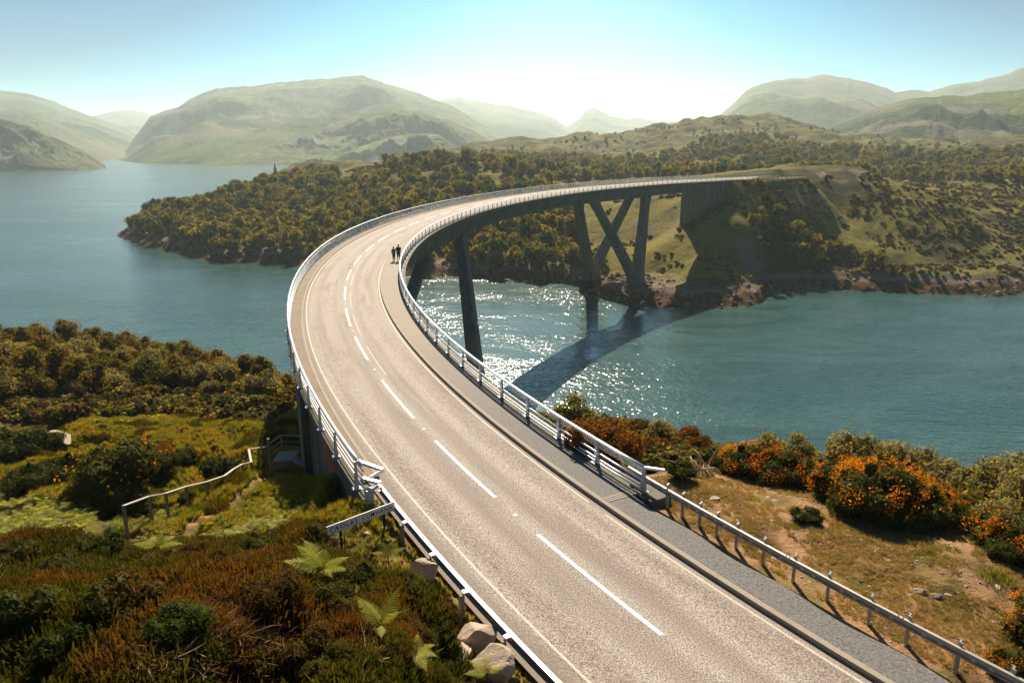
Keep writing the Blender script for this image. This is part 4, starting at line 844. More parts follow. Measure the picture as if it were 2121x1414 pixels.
mid_trees = [(1590, 432, 5.5), (1612, 448, 5), (1575, 455, 6), (1608, 470, 5), (1560, 470, 4.5), (1590, 500, 4), (1630, 488, 5), (1650, 500, 6), (1672, 510, 5.5), (1690, 530, 6.5), (1715, 528, 6), (1738, 540, 7), (1760, 545, 6), (1782, 548, 6), (1800, 556, 5.5), (1822, 560, 5), (1845, 565, 4), (1868, 570, 3.5), (1640, 525, 5),
             (1660, 545, 6), (1700, 560, 5), (1575, 392, 4), (1640, 386, 2.2), (2000, 468, 4.5), (2022, 478, 3.6), (1985, 490, 4), (1940, 575, 3), (2070, 582, 3), (1890, 576, 3), (1215, 540, 5), (1250, 548, 4), (1175, 535, 7), (1150, 520, 7), (1130, 545, 6), (1100, 552, 6.5), (1300, 562, 2.4), (1060, 540, 7), (1020, 548, 6)]
for u_, v_, h_ in mid_trees:
    p = hit(u_, v_, NTn, 205, 420)
    o = obj('birch_tree', FARV[rg.choice(7, p=[.2, .18, .16, .16, .14, .09, .07])], None, (p.x, p.y, p.z - .2), (0, 0, rg.uniform(0, 6.28)), h_ / 5.6)
    zn = 'under the bridge deck behind the far pier' if u_ < 1320 else 'beside the shadow of the far abutment' if u_ < 1656 else 'in the dark row above the far shore right of the abutment' if u_ < 1880 else 'at the right end of the far bank'
    tag(o, 'rounded birch ' + zn, 'tree', 'birches ' + zn)

# ------------------------------------------------------------------ near left woods
NEARV = []
for i, (h, r, mt) in enumerate(((3.6, 1.9, 'birch'), (3.2, 2.0, 'willow'), (4.2, 2.1, 'birch'), (2.8, 1.7, 'willow'), (3.8, 2.2, 'birch'), (2.6, 1.6, 'green_leaf'))):
    g = np.random.default_rng(300 + i); zc = h - r * .78
    NEARV.append((to_mesh('crown', crown_parts(g, (r, r, r * .8), zc, 16, 2300, .17, core=.66, low=-.75), [M[mt]]), to_mesh('trunk', trunk_parts(g, h, .05, zc, r, 0), [M['bark']]), mt))
def plant_tree(name, v, p, rz, sc, label, group, cat='tree'):
    t = empty(name, p, rz); t.scale = (sc,) * 3; tag(t, label, cat, group); obj('crown', v[0], t); obj('trunk', v[1], t); return t
LW = [(-60, 700), (0, 690), (200, 694), (420, 738), (620, 806), (640, 852), (560, 856), (500, 845), (420, 815), (200, 828), (0, 842), (-60, 842)]
x, y, z = ST.sample(9000, 52, 140, [LW], rg, (R(-38), R(-10))); ok = (z > 3) & ((ST.height(x, y) > 0)); x, y, z = x[ok], y[ok], z[ok]; S3, O3 = so_of(x, y); ok = O3 < -8; x, y, z = x[ok], y[ok], z[ok]; k = thin(x, y, z, 2.05, rg)[:290]
x, y, z = x[k], y[k], z[k]; print('near wood', len(x))
lab = {'birch': 'olive green birch in the left thicket', 'willow': 'grey green willow in the left thicket', 'green_leaf': 'darker green shrub in the left thicket'}
def zone(a, b, c):
    u_, v_ = px(a, b, c); return (', at its left end' if u_ < 160 else ', next to the abutment' if u_ > 500 else ', in its middle') + (', on the water side' if v_ < 755 + u_ * .06 else ', on the meadow side')
for a, b, c in zip(x, y, z):
    v = NEARV[rg.choice(6, p=[.24, .2, .22, .16, .13, .05])]; plant_tree('bushy_tree', v, (a, b, c - .25), rg.uniform(0, 6.28), rg.uniform(.7, 1.2), lab[v[2]] + zone(a, b, c), v[2].replace('_leaf', '') + ' trees of the near thicket' + zone(a, b, c))

# ------------------------------------------------------------------ gorse, willows and other bushes with their own places
def gorse_meshes(seed, r, h, flowers, mt='gorse'):
    g = np.random.default_rng(seed); fo = crown_parts(g, (r, r, h * .62), h * .42, 22, 4200, .085, lump=.36, core=.8, low=-.6, asp=1.5)
    fm = None
    if flowers:
        L = crown_parts(g, (r * 1.03, r * 1.03, h * .66), h * .43, 26, int(9000 * flowers), .052, lump=.34, core=0, low=.05, asp=1)
        V_, F_, l_, m_ = L[0]; c_ = V_.reshape(-1, 4, 3).mean(1); kf = (vnoise(c_[:, 0] * 3.2 + seed, c_[:, 1] * 3.2 + c_[:, 2] * 2.1, seed) + .5 * vnoise(c_[:, 0] * 8, c_[:, 1] * 8 + c_[:, 2] * 7, seed) > .02)
        V_ = V_.reshape(-1, 4, 3)[kf].reshape(-1, 3); fm = to_mesh('flowers', [(V_, np.arange(len(V_)).reshape(-1, 4), l_.reshape(-1, 4)[kf].ravel(), 0)], [M['flower']])
    return to_mesh('foliage', fo, [M[mt]]), fm
GV = [gorse_meshes(400 + i, 1.35, 1.5, f) for i, f in enumerate((1.0, .9, .7, .12, 0))]
RB = [gorse_meshes(420 + i, 1.3, 1.3, f, 'rustbush') for i, f in enumerate((.15, .3))]
def willow_mesh(seed, h, r): g = np.random.default_rng(seed); zc = h - r * .78; return (to_mesh('crown', crown_parts(g, (r, r, r * .95), zc, 20, 3600, .12, core=.6, low=-.8, asp=1.5), [M['willow']]), to_mesh('trunk', trunk_parts(g, h, .05, zc, r, 0), [M['bark']]))
WV = [willow_mesh(440 + i, 2.6, 1.5) for i in range(3)]
def bush(vm, u_, v_, sc, label, d0=12, d1=90, name='gorse_bush', rz=None, cat='bush', sink=.12, group=None):
    p = hit(u_, v_, ST, d0, d1); t = empty(name, (p.x, p.y, p.z - sink * sc), rg.uniform(0, 6.28) if rz is None else rz); t.scale = (sc, sc, sc * rg.uniform(.85, 1.1)); tag(t, label, cat, group)
    obj('foliage', vm[0], t)
    if vm[1] is not None: obj('flowers', vm[1], t)['kind'] = 'stuff'
    return t
for u_, v_, sc, k, lb in ((1545, 985, .95, 0, 'orange flowering gorse at the left end of the gorse row, beside the dead branches'), (1610, 1000, 1.1, 0, 'tall orange flowering gorse, second from the left in the gorse row'), (1672, 1012, .95, 2, 'dark gorse with few orange flowers in front of a green clump'), (1570, 955, 1.0, 1, 'gorse with orange crown rising behind the left end of the row'),
                         (1745, 1040, 1.15, 0, 'bright orange gorse in the middle of the row above the bare soil'), (1815, 1070, 1.3, 0, 'largest gorse of the row, orange on top over a deep black shadow'), (1890, 1082, 1.15, 1, 'orange gorse right of the largest one'), (1945, 1070, .9, 1, 'low orange gorse at the right end of the long row'), (1790, 1020, 1.0, 1, 'gorse crown showing behind the largest bush'), (1880, 1035, .9, 1, 'small gorse crown behind the right end of the row'),
                         (2075, 1130, .95, 2, 'dark green gorse with orange sprays by the gap in the row'), (2125, 1150, 1.1, 0, 'orange gorse cut off by the right edge of the view'), (2150, 1320, .8, 0, 'gorse at the right edge beside the guardrail'), (1500, 975, .6, 3, 'small green gorse beside the dead branches'),
                         (2090, 1400, .5, 2, 'small gorse in the bottom right corner')):
    bush(GV[k], u_, v_, sc, lb)
for u_, v_, sc, lb in ((1410, 990, .52, 'low rounded green bush left of the dead branches'), (1300, 962, .45, 'small green bush behind the end of the inner parapet'), (1668, 1080, .45, 'small green bush in front of the gorse row'), (2090, 1160, .6, 'dark green bush right of the gap in the gorse row')): bush(GV[4], u_, v_, sc, lb, name='green_bush')
for u_, v_, sc, k, lb in ((1130, 880, .9, 1, 'rust brown bush just behind the inner parapet'), (1265, 905, 1.1, 0, 'dark rust brown bush standing against the water'), (1320, 915, 1.15, 0, 'wide rust brown bush with a flat top against the water'), (1270, 940, 1.0, 1, 'brown bush with orange sprays below the flat topped one'), (1340, 950, .9, 1, 'brown and green bush above the parapet end'), (1420, 935, 1.15, 0, 'dark brown bush with a rounded top against the water'), (1455, 950, .9, 0, 'brown bush behind the dead branches'), (1210, 925, .8, 1, 'low brown bush seen over the parapet rails')):
    bush(RB[k], u_, v_, sc, lb, name='heath_bush')
def wil(k, u_, v_, sc, lb, T=ST, d0=15, d1=90):
    p = hit(u_, v_, T, d0, d1); plant_tree('willow_bush', WV[k], (p.x, p.y, p.z - .2), rg.uniform(0, 6.28), sc, lb, None, 'bush')
for i, (u_, v_, sc, lb) in enumerate(((1185, 900, .95, 'upright grey green willow behind the parapet posts'), (1365, 930, .7, 'light green bush between two rust brown ones'), (1590, 935, .8, 'green bush behind the left end of the gorse row'), (1650, 950, .8, 'dark green willow behind the gorse row, against the water'), (1740, 975, .95, 'pale willow behind the middle of the gorse row'), (1790, 985, 1.05, 'tallest pale willow against the water'),
                                     (1850, 1000, .95, 'pale willow right of the tallest one'), (1905, 1015, .85, 'silvery willow above the right end of the gorse row'), (1960, 1030, .8, 'silvery willow with a thin crown against the water'), (2020, 1050, .85, 'low silvery willow beyond the gap'), (2080, 1065, 1.0, 'silvery willow near the right edge'), (2130, 1080, 1.15, 'large silvery willow at the right edge of the view'), (2060, 1110, .6, 'pale green bush in the gap of the gorse row'))):
    wil(i % 3, u_, v_, sc, lb)
for u_, v_, sc, k, lb in ((30, 950, 1.9, 4, 'dark green gorse thicket at the left edge above the ferns'), (100, 925, .9, 4, 'small dark bush beside the pale rock slab'), (255, 1035, 2.0, 3, 'largest dark gorse below the meadow, left of the handrail'), (330, 985, .95, 3, 'gorse with a few yellow flowers in the meadow'), (455, 985, .95, 4, 'dark spreading bush beside the bend of the handrail'), (130, 1010, 1.3, 4, 'dark bush in front of the thicket at the left edge'), (385, 960, .8, 3, 'small gorse with yellow tips in the middle of the meadow'), (60, 1020, 1.0, 4, 'low dark bush above the pale ferns'), (390, 1040, .45, 3, 'small yellow gorse behind the handrail'), (190, 985, .9, 4, 'dark bush between two larger ones left of the meadow'), (580, 985 - 75, .5, 4, 'low bush behind the footbridge')):
    bush(GV[k], u_, v_, sc, lb, 20, 80)
# ------------------------------------------------------------------ ground cover near the camera
def sprig_clump(seed, n, r, h, mt, w=.009, flat=.0):
    g = np.random.default_rng(seed); a = g.uniform(0, 6.28, n); rr = r * np.sqrt(g.uniform(0, 1, n)); base = np.stack([rr * np.cos(a), rr * np.sin(a), np.zeros(n)], 1)
    out = np.stack([np.cos(a), np.sin(a), np.zeros(n)], 1) * (rr / r * .7)[:, None] + g.normal(0, .25, (n, 3)) * (1, 1, 0); hh = h * g.uniform(.5, 1.1, n) * (1 - .45 * (rr / r) ** 2)
    tip = base + (out * .5 + (0, 0, 1)) * hh[:, None]; side = unit(np.cross(tip - base, g.normal(0, 1, (n, 3)))) * w; mid = (base + tip) / 2 + g.normal(0, .02, (n, 3))
    V = np.stack([base - side * .5, base + side * .5, mid + side, mid - side, tip + side * .7, tip - side * .7], 1).reshape(-1, 3); I = np.arange(n)[:, None] * 6
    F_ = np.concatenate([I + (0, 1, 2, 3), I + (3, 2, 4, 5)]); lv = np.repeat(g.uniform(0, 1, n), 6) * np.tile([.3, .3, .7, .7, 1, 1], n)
    P = tip[g.integers(0, n, n)] * g.uniform(.55, 1.0, (n, 1)); V2, F2, l2 = cards(P, P - (0, 0, h * .2), .02, .035, g)
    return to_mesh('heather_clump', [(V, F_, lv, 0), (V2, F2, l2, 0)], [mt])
def tuft(seed, n, h, mt, w=.008, spread=.5, r=.08):
    g = np.random.default_rng(seed); a = g.uniform(0, 6.28, n); base = np.stack([np.cos(a), np.sin(a), a * 0], 1) * r * g.uniform(0, 1, (n, 1)); L = h * g.uniform(.5, 1.1, n)[:, None]; o = np.stack([np.cos(a), np.sin(a), a * 0], 1) * g.uniform(.2, 1, (n, 1)) * spread
    m_ = base + (o * .35 + (0, 0, .6)) * L; tip = base + (o + (0, 0, .95)) * L; s_ = np.stack([-np.sin(a), np.cos(a), a * 0], 1) * w
    V = np.stack([base - s_, base + s_, m_ + s_ * .8, m_ - s_ * .8, tip], 1).reshape(-1, 3); I = np.arange(n)[:, None] * 5
    return to_mesh('grass_tuft', [(V, I + (0, 1, 2, 3), np.repeat(g.uniform(0, 1, n), 5), 0), (np.zeros((0, 3)), np.zeros((0, 3), int), np.zeros(0), 0)] if False else [(V, I + (0, 1, 2, 3), np.repeat(g.uniform(0, 1, n), 5), 0), (V, I + (3, 2, 4), np.repeat(g.uniform(0, 1, n), 5), 0)], [mt])
def frond_parts(g, L, az, el, droop, m=0, n=15, wid=.34):
    """an arching frond: midrib and toothed leaflets that shorten to the tip"""
    t = np.linspace(0, 1, n + 1); ca, sa = math.cos(az), math.sin(az); rr = L * (t * math.cos(el)); zz = L * (t * math.sin(el) - droop * t ** 2.2)
    C = np.stack([rr * ca, rr * sa, zz], 1); S = np.array([-sa, ca, 0]); V, F_, lv = [], [], []; b = 0
    for i in range(2, n + 1):
        w = wid * L * (math.sin(min(1, (t[i] * 1.15)) ** .55 * math.pi) ** .8 * (1 - t[i] * .35) + .03); T = C[i] - C[i - 1]; tl = np.linalg.norm(T); T = T / tl
        for sg in (-1, 1):
            q = C[i]; d = S * sg + T * .45 + np.array([0, 0, -.12 + g.normal(0, .06)]); e = q + d * w; k = tl * .3
            V += [q - T * k, q + T * k, e * .45 + q * .55 + T * k * 1.2, e, e * .45 + q * .55 - T * k * .9]; F_ += [(b, b + 1, b + 2, b + 4), (b + 4, b + 2, b + 3, b + 3)]; lv += [g.uniform(.3, 1)] * 5; b += 5
    V = np.array(V); Fq = np.array([f for f in F_ if len(set(f)) == 4]); Ft = np.array([f[:3] for f in F_ if len(set(f)) == 3]); lv = np.array(lv)
    mb = MB(); mb.tube([C[i] for i in range(0, n + 1, 3)], [.010 * L * (1 - .8 * i / n) + .001 for i in range(0, n + 1, 3)], 3); Vs = np.array(mb.v); Fs = np.array([f for f in mb.f if len(f) == 4])
    return [(np.concatenate([V, Vs]), Fq, np.concatenate([lv, np.full(len(Vs), .7)]), m), (V, Ft, lv, m), (Vs, Fs, .7, m)]
def fern_plant(seed, mt, nf=7, L=.8):
    g = np.random.default_rng(seed); P = []
    for i in range(nf): P += frond_parts(g, L * g.uniform(.75, 1.1), i * 6.28 / nf + g.normal(0, .3), g.uniform(.5, 1.0), g.uniform(.35, .6), n=10, wid=.3)
    return to_mesh('bracken', P, [mt])
def dead_stalks(seed, n=9, L=.55):
    g = np.random.default_rng(seed); mb = MB()
    for i in range(n):
        a = g.uniform(0, 6.28); l = L * g.uniform(.4, 1.2); p = np.array([g.normal(0, .12), g.normal(0, .12), g.uniform(.02, .10)]); pts = [p]; d = np.array([math.cos(a), math.sin(a), g.normal(.1, .2)])
        for k in range(4): d = d + g.normal(0, .35, 3) * (1, 1, .6); p = p + d / np.linalg.norm(d) * l / 4; pts.append(p.copy())
        mb.tube(pts, [.008, .007, .006, .005, .002], 3, cap=False)
    return to_mesh('dead_stalk', [(np.array(mb.v), np.array(mb.f), np.repeat(g.uniform(0, 1, n), len(mb.v) // n), 0)], [M['twig']])
HV = [sprig_clump(500 + i, 240, .30, .26, M['heather']) for i in range(4)] + [sprig_clump(510 + i, 240, .32, .34, M['heathbush']) for i in range(3)] + [sprig_clump(520, 200, .28, .24, M['heathgreen'])]
h_c = variants('heather', HV); TV = [tuft(530 + i, 34, .30, M['grass']) for i in range(4)]; t_c = variants('tuft', TV)
DV = [tuft(540 + i, 26, .13, M['drygrass'], .006, .9, .10) for i in range(4)]; d_c = variants('dry_tuft', DV); FV = [fern_plant(550 + i, M['fern'] if i % 2 else M['fernlt'], 7, .75) for i in range(4)]; f_c = variants('bracken_plant', FV)
KV = [dead_stalks(560 + i) for i in range(4)]; k_c = variants('stalks', KV)
rg = np.random.default_rng(21)
FORE = [(-80, 1085), (60, 1095), (180, 1080), (250, 1085), (300, 1120), (420, 1125), (560, 1115), (650, 1105), (690, 1125), (705, 1160), (770, 1205), (845, 1225), (890, 1275), (930, 1340), (960, 1430), (1050, 1600), (-200, 1600), (-200, 1085)]
TWIG = [(240, 1430), (330, 1340), (400, 1270), (470, 1235), (520, 1290), (640, 1320), (760, 1340), (700, 1390), (560, 1430)]
def south(n, d0, d1, polys, phi, omax=-5.3): 
    x, y, z = ST.sample(n, d0, d1, polys, rg, phi); S, O = so_of(x, y); ok = (O < omax) if omax < 0 else (O > omax); return x[ok], y[ok], z[ok]
x, y, z = south(42000, 7, 28, [FORE], (R(-44), R(4)), -4.7); u, v = px(x, y, z); tw = inpoly(u, v, TWIG); cl = vnoise(x * .9, y * .9, 31) + .5 * vnoise(x * 2.5, y * 2.5, 32)
kp = np.where(tw, rg.uniform(0, 1, len(x)) < .40, rg.uniform(0, 1, len(x)) < np.clip(.62 + cl * .8, .06, 1)); xs, ys, zs = x[kp], y[kp], z[kp]
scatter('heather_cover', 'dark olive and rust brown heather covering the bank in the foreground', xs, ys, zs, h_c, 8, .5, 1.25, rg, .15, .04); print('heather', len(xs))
kp = (cl > .35) & ~tw & (rg.uniform(0, 1, len(x)) < .7); x2, y2, z2 = x[kp], y[kp], z[kp]; scatter('tall_heather', 'taller dark heather tussocks standing out of the foreground bank', x2, y2, z2, variants('tall_heather_source', HV[4:7] + HV[:1]), 4, 1.0, 1.9, rg, .2, .05)
kp = (tw & (rg.uniform(0, 1, len(x)) < .75)) | ((cl < -.35) & (rg.uniform(0, 1, len(x)) < .10)); x3, y3, z3 = x[kp], y[kp], z[kp]; scatter('dead_bracken', 'tangle of pale reddish dead bracken stalks lying between the heather', x3, y3, z3 + .05, k_c, 4, .5, 1.15, rg, .3, 0)
FERNP = [[(405, 1112), (430, 1062), (520, 1030), (600, 1012), (680, 1010), (695, 1035), (640, 1060), (590, 1085), (520, 1110), (440, 1130)], [(-80, 1010), (60, 1010), (170, 1035), (190, 1085), (90, 1105), (-80, 1120)], [(235, 1075), (330, 1055), (372, 1070), (385, 1105), (330, 1125), (250, 1105)], [(150, 850), (280, 842), (430, 852), (420, 872), (250, 875), (150, 872)], [(560, 845), (640, 850), (645, 890), (600, 900), (560, 880)]]
x, y, z = south(60000, 19, 66, FERNP, (R(-40), R(-9)), -5.2); dd = np.hypot(x, y); u, v = px(x, y, z); kp = (rg.uniform(0, 1, len(x)) < np.where(dd > 40, .35, 1.0)) & (band(u, v, pathline, 15) < .5); x, y, z = x[kp], y[kp], z[kp]; k = thin(x, y, z, .26, rg)
scatter('bracken_patch', 'patches of pale green bracken on both sides of the footpath', x[k], y[k], z[k], f_c, 4, .55, 1.05, rg, .15, .02); print('fern', len(k))
GRASSP = [[(130, 870), (560, 860), (645, 900), (650, 975), (760, 1055), (805, 1110), (700, 1085), (560, 1075), (440, 1110), (220, 1110), (400, 1040), (480, 980), (380, 1000), (200, 960)], [(-80, 850), (200, 850), (560, 850), (640, 870), (640, 985), (520, 1000), (300, 1060), (-80, 1010)]]
x, y, z = south(90000, 19, 68, GRASSP, (R(-42), R(-8)), -4.2); u, v = px(x, y, z); onp = band(u, v, pathline, 14) > .5; ok = ~onp & (rg.uniform(0, 1, len(x)) < .75); x, y, z = x[ok], y[ok], z[ok]
scatter('meadow_grass', 'short yellow green grass of the meadow and path side', x, y, z, t_c, 4, .5, 1.3, rg, .1, .0); print('grass', len(x))
u, v = px(x, y, z); cl = (vnoise(x / 2.2, y / 2.2, 41) > .45) & ((u < 500) | (v < 940)) & (v < 1060); scatter('meadow_heather', 'brown heather patches within the meadow', x[cl][:4500], y[cl][:4500], z[cl][:4500], h_c, 8, .7, 1.5, rg, .1, .03)
x, y, z = south(9000, 7, 24, None, (R(-24), R(6)), -3.75); S, O = so_of(x, y); ok = (O > -5.6) & (S < 20); x, y, z = x[ok], y[ok], z[ok]; scatter('roadside_grass', 'thin grass along the left guardrail', x, y, z, t_c, 4, .3, .7, rg, .1, .0)
x, y, z = south(46000, 11, 36, None, (R(-2), R(46)), 5.0); S, O = so_of(x, y); ok = (z > DECK - 2.5) & (vnoise(x * .7, y * .7, 51) + .6 * vnoise(x * 2.4, y * 2.4, 52) > -.30); x, y, z = x[ok], y[ok], z[ok]
scatter('dry_verge_grass', 'thin parched grass on the bare soil right of the road', x, y, z, d_c, 4, .4, .9, rg, .15, .0)
SV = []
for i in range(4):
    g = np.random.default_rng(570 + i); v_, f_ = blob((0, 0, 0), (.5, .35, .22), g, 1); SV.append(mesh_np('stone', v_, f_, M['pebble'])); 
x, y, z = south(7000, 11, 34, None, (R(-2), R(46)), 4.35); ok = (z > DECK - 2.2) & (vnoise(x * .9, y * .9, 61) > .0); x, y, z = x[ok], y[ok], z[ok]; scatter('loose_stones', 'small loose stones and gravel on the bare verge', x, y, z, variants('stone_source', SV), 4, .03, .16, rg, .3, 0)
x, y, z = south(500, 11, 30, None, (R(-2), R(46)), 5.3); ok = z > DECK - 1.2; x, y, z = x[ok][:60], y[ok][:60], z[ok][:60]; scatter('flat_stones', 'flat pale stones lying in the dry grass', x, y, z, variants('flat_stone_source', SV), 4, .1, .32, rg, .1, .02)
for i, (u_, v_, s_) in enumerate(((2060, 1200, 1.1), (1560, 1035, .6), (1590, 1045, .5), (1640, 1060, .45))):
    p = hit(u_, v_, ST, 14, 40); lb = ('bright green grass tuft on the dry verge near the gap in the gorse', 'small green tuft beside flat stones below the gorse row', 'tiny green tuft right beside the small one below the gorse row', 'green tuft in front of the small green bush')[i]
    mb_ = sprig_clump(600 + i, 160, .45, .28, M['grass']); tag(obj('grass_tuft', mb_, None, p, (0, 0, i), s_), lb, 'grass tuft')
# shore rocks under the far end of the bridge and along the waterline
RV = []
for i in range(5):
    g = np.random.default_rng(580 + i); v_, f_ = blob((0, 0, 0), (.7, .55, .42), g, 2); v_ = v_ * (1 + .35 * fbm(v_[:, 0] * 2 + i, v_[:, 1] * 2 + v_[:, 2], 3, i)[:, None]); RV.append(mesh_np('boulder', v_, f_, M['shorerock']))
r_c = variants('boulder_source', RV)
x, y, z = NTn.sample(60000, 200, 460, None, rg); sd = np.interp(0, [0], [0]) + 0; ok = (z > -.6) & (z < 4.6); x, y, z = x[ok], y[ok], z[ok]; u, v = px(x, y, z); pile = inpoly(u, v, [(1170, 560), (1350, 560), (1350, 632), (1240, 622), (1170, 600)]) | inpoly(u, v, [(1655, 575), (1780, 580), (1780, 608), (1655, 606)]); ok = pile | (rg.uniform(0, 1, len(x)) < .28); x, y, z = x[ok], y[ok], z[ok]
scatter('shore_rocks', 'dark weedy boulders along the low tide line of the far shore', x, y, z, r_c, 5, .35, 1.6, rg, .5, .0); print('rocks', len(x))
x, y, z = ST.sample(20000, 60, 175, None, rg); ok = (z > -.5) & (z < 3.5); scatter('near_shore_rocks', 'dark boulders along the near waterline', x[ok], y[ok], z[ok], r_c, 5, .3, 1.3, rg, .5, 0)

x, y, z = ST.sample(40000, 30, 110, [[(-90, 760), (200, 760), (420, 780), (640, 835), (655, 900), (560, 880), (420, 862), (200, 866), (-90, 880)]], rg, (R(-42), R(-8))); S, O = so_of(x, y); ok = (O < -6) & (rg.uniform(0, 1, len(x)) < .45); x, y, z = x[ok], y[ok], z[ok]
scatter('thicket_undergrowth', 'bracken, brambles and low scrub filling the ground under the thicket', x, y, z, variants('undergrowth_source', [SCV[1], SCV[3], SCV[4], FV[0], FV[1], SCV[0]]), 6, .5, 1.1, rg, .1, .05)
x, y, z = ST.sample(30000, 24, 100, None, rg, (R(-6), R(46))); S, O = so_of(x, y); u, v = px(x, y, z); ok = (O > 8) & (z > 1.5) & (z < DECK - 1.6) & (rg.uniform(0, 1, len(x)) < .35); x, y, z = x[ok], y[ok], z[ok]
scatter('slope_scrub', 'scrub on the slope falling to the water behind the gorse', x, y, z, variants('slope_scrub_source', [SCV[0], SCV[3], SCV[4], SCV[1], SCV[0], SCV[4]]), 6, .5, 1.1, rg, .1, .05)
for i, (u_, v_, sc, lb) in enumerate(((215, 1165, .75, 'dark heath bush at the left, its top just under the pale ferns'), (120, 1215, .7, 'dark green heath bush at the left edge of the foreground'), (655, 1128, .5, 'dark heath bush hiding the left end of the name board'), (330, 1185, .5, 'reddish heath bush below the handrail end'), (450, 1210, .55, 'dark heath bush in the middle of the foreground bank'), (740, 1235, .55, 'dark bush beside the upper fern'), (820, 1245, .5, 'heath bush left of the upper boulder'), (900, 1300, .45, 'heath bush between the two lower ferns and the boulders'), (250, 1290, .6, 'broad dark bush over the dead stalks at the lower left'), (60, 1330, .65, 'green and brown heath bush at the lower left edge'), (560, 1260, .5, 'low dark bush above the tangle of dead stalks'), (400, 1170, .5, 'dark bush under the bracken beside the footpath'), (520, 1150, .45, 'small dark bush below the bracken patch'), (690, 1300, .6, 'dark bush left of the lower bright fern'), (860, 1360, .4, 'low bush in front of the boulders'), (380, 1330, .45, 'low green bush standing in the dead stalks'), (660, 1390, .5, 'heath bush at the bottom edge below the lower fern'), (150, 1400, .6, 'heath bush in the bottom left corner'), (30, 1180, .6, 'tall heath bush at the left edge under the ferns'))):
    g = np.random.default_rng(640 + i); fo = to_mesh('foliage', crown_parts(g, (1.15, 1.15, .75), .45, 18, 5200, .05, lump=.38, core=.78, low=-.5, asp=1.9), [M['heathgreen'] if i % 3 else M['heather']])
    p = hit(u_, v_, ST, 7, 30); t = empty('heath_bush', p, rg.uniform(0, 6)); sc *= 1.3; t.scale = (sc,) * 3; tag(t, lb, 'bush'); obj('foliage', fo, t); fo.name = 'foliage'
    mb = MB()
    for k in range(9): a = k * .7; mb.tube([(0, 0, -.1), (math.cos(a) * .3, math.sin(a) * .3, .25), (math.cos(a) * .7, math.sin(a) * .7, .6)], [.03, .02, .008], 4)
    mb.build('stems', M['bark'], t)
# ------------------------------------------------------------------ handrail, footbridge, sign
def ground(x, y, T=None): T = T or ST; return float(T.height(np.array([x]), np.array([y]))[0])
hr = empty('handrail_fence', hit(433, 1043, ST, 22, 50)); tag(hr, 'weathered timber handrail climbing beside the footpath, bent near the footbridge', 'fence'); inv = Matrix.Translation(hr.location).inverted()
def hpart(q, t=None, i=None): q.parent = t or hr; q.matrix_parent_inverse = i if i is not None else inv; return q
HP = [(262, 1092, 24.8), (315, 1076, 26.5), (349, 1067, 28), (391, 1055, 29.5), (433, 1043, 31), (470, 1028, 32.8), (489, 1012, 34.4), (506, 1001, 35.6), (523.6, 987, 37.0), (519, 966, 40.0), (552, 962, 39.6)]
tops = []
for u_, v_, Y in HP:
    q = Vector(A(u_, v_, Y)); gz = ground(q.x, q.y); q.z = min(q.z, gz + .25); top = Vector((q.x, q.y, q.z + 1.1)); tops.append(top)
    m = MB(); m.beam((q.x, q.y, gz - .4), top, .10, .10); hpart(m.build('post', M['wood']))
for a, b in zip(tops[:-1], tops[1:]):
    m = MB(); m.beam(a + Vector((0, 0, .03)), b + Vector((0, 0, .03)), .13, .045); hpart(m.build('rail', M['woodlt']))
fb = empty('footbridge', Vector(A(600, 965, 36.4))); tag(fb, 'small timber footbridge with steps and rails disappearing behind the abutment', 'footbridge'); inv2 = Matrix.Translation(fb.location).inverted()
zb = A(600, 958, 36.4)[2]
c0 = Vector(A(564, 956, 36.6)); c0.z = zb; c1 = Vector(A(607, 953, 36.9)); c1.z = zb - .05; c2 = Vector(A(612, 962, 36.4)); c2.z = zb - .25; c3 = Vector(A(652, 957, 36.9)); c3.z = zb - .35; back = Vector((-.05, 1.35, 0))
def deck_planks(a, b, n, base):
    for i in range(n):
        p, q = a.lerp(b, (i + .06) / n), a.lerp(b, (i + .94) / n); m = MB(); m.hexa([p - Vector((0, 0, .04)), q - Vector((0, 0, .04)), q + back - Vector((0, 0, .04)), p + back - Vector((0, 0, .04)), p, q, q + back, p + back]); hpart(m.build('plank', M['woodlt']), fb, inv2)
deck_planks(c0, c1, 6, zb); deck_planks(c2, c3, 7, zb)
m = MB(); m.hexa([c1 + Vector((.02, -.05, -.30)), c2 + Vector((.12, -.05, -.05)) + Vector((0, .2, 0)), c2 + Vector((.12, .4, -.05)), c1 + Vector((.02, .6, -.30)), c1 + Vector((.02, -.05, -.05)), c2 + Vector((.12, .15, .05)), c2 + Vector((.12, .4, .05)), c1 + Vector((.02, .6, -.05))]); hpart(m.build('step', M['woodlt']), fb, inv2)
for a, b, z0 in ((c0, c1, -.12), (c0, c1, -.34), (c2, c3, -.2)):
    m = MB(); m.beam(a + Vector((-.03, -.06, z0)), b + Vector((.03, -.06, z0)), .07, .19); hpart(m.build('fascia_board', M['wood']), fb, inv2)
m = MB(); m.beam(c0 + Vector((-.1, -.05, -.5)), c0 + Vector((-.1, -.05, 1.35)), .13, .13); hpart(m.build('gate_post', M['wood']), fb, inv2)
r0, r1 = tops[-1], c3 + back + Vector((.3, 0, 1.05)); pm_ = c0 + back + Vector((.2, 0, .98))
for dz, nm, mt in ((0, 'rail', 'woodlt'), (-.36, 'rail', 'wood'), (-.70, 'rail', 'wood')):
    m = MB(); m.beam(pm_ + Vector((0, 0, dz)), r1 + Vector((0, 0, dz)), .09, .05); hpart(m.build(nm, M[mt]), fb, inv2)
    m = MB(); m.beam(r0 + Vector((0, 0, dz + .03)), pm_ + Vector((0, 0, dz)), .09, .05); hpart(m.build(nm, M[mt]), fb, inv2)
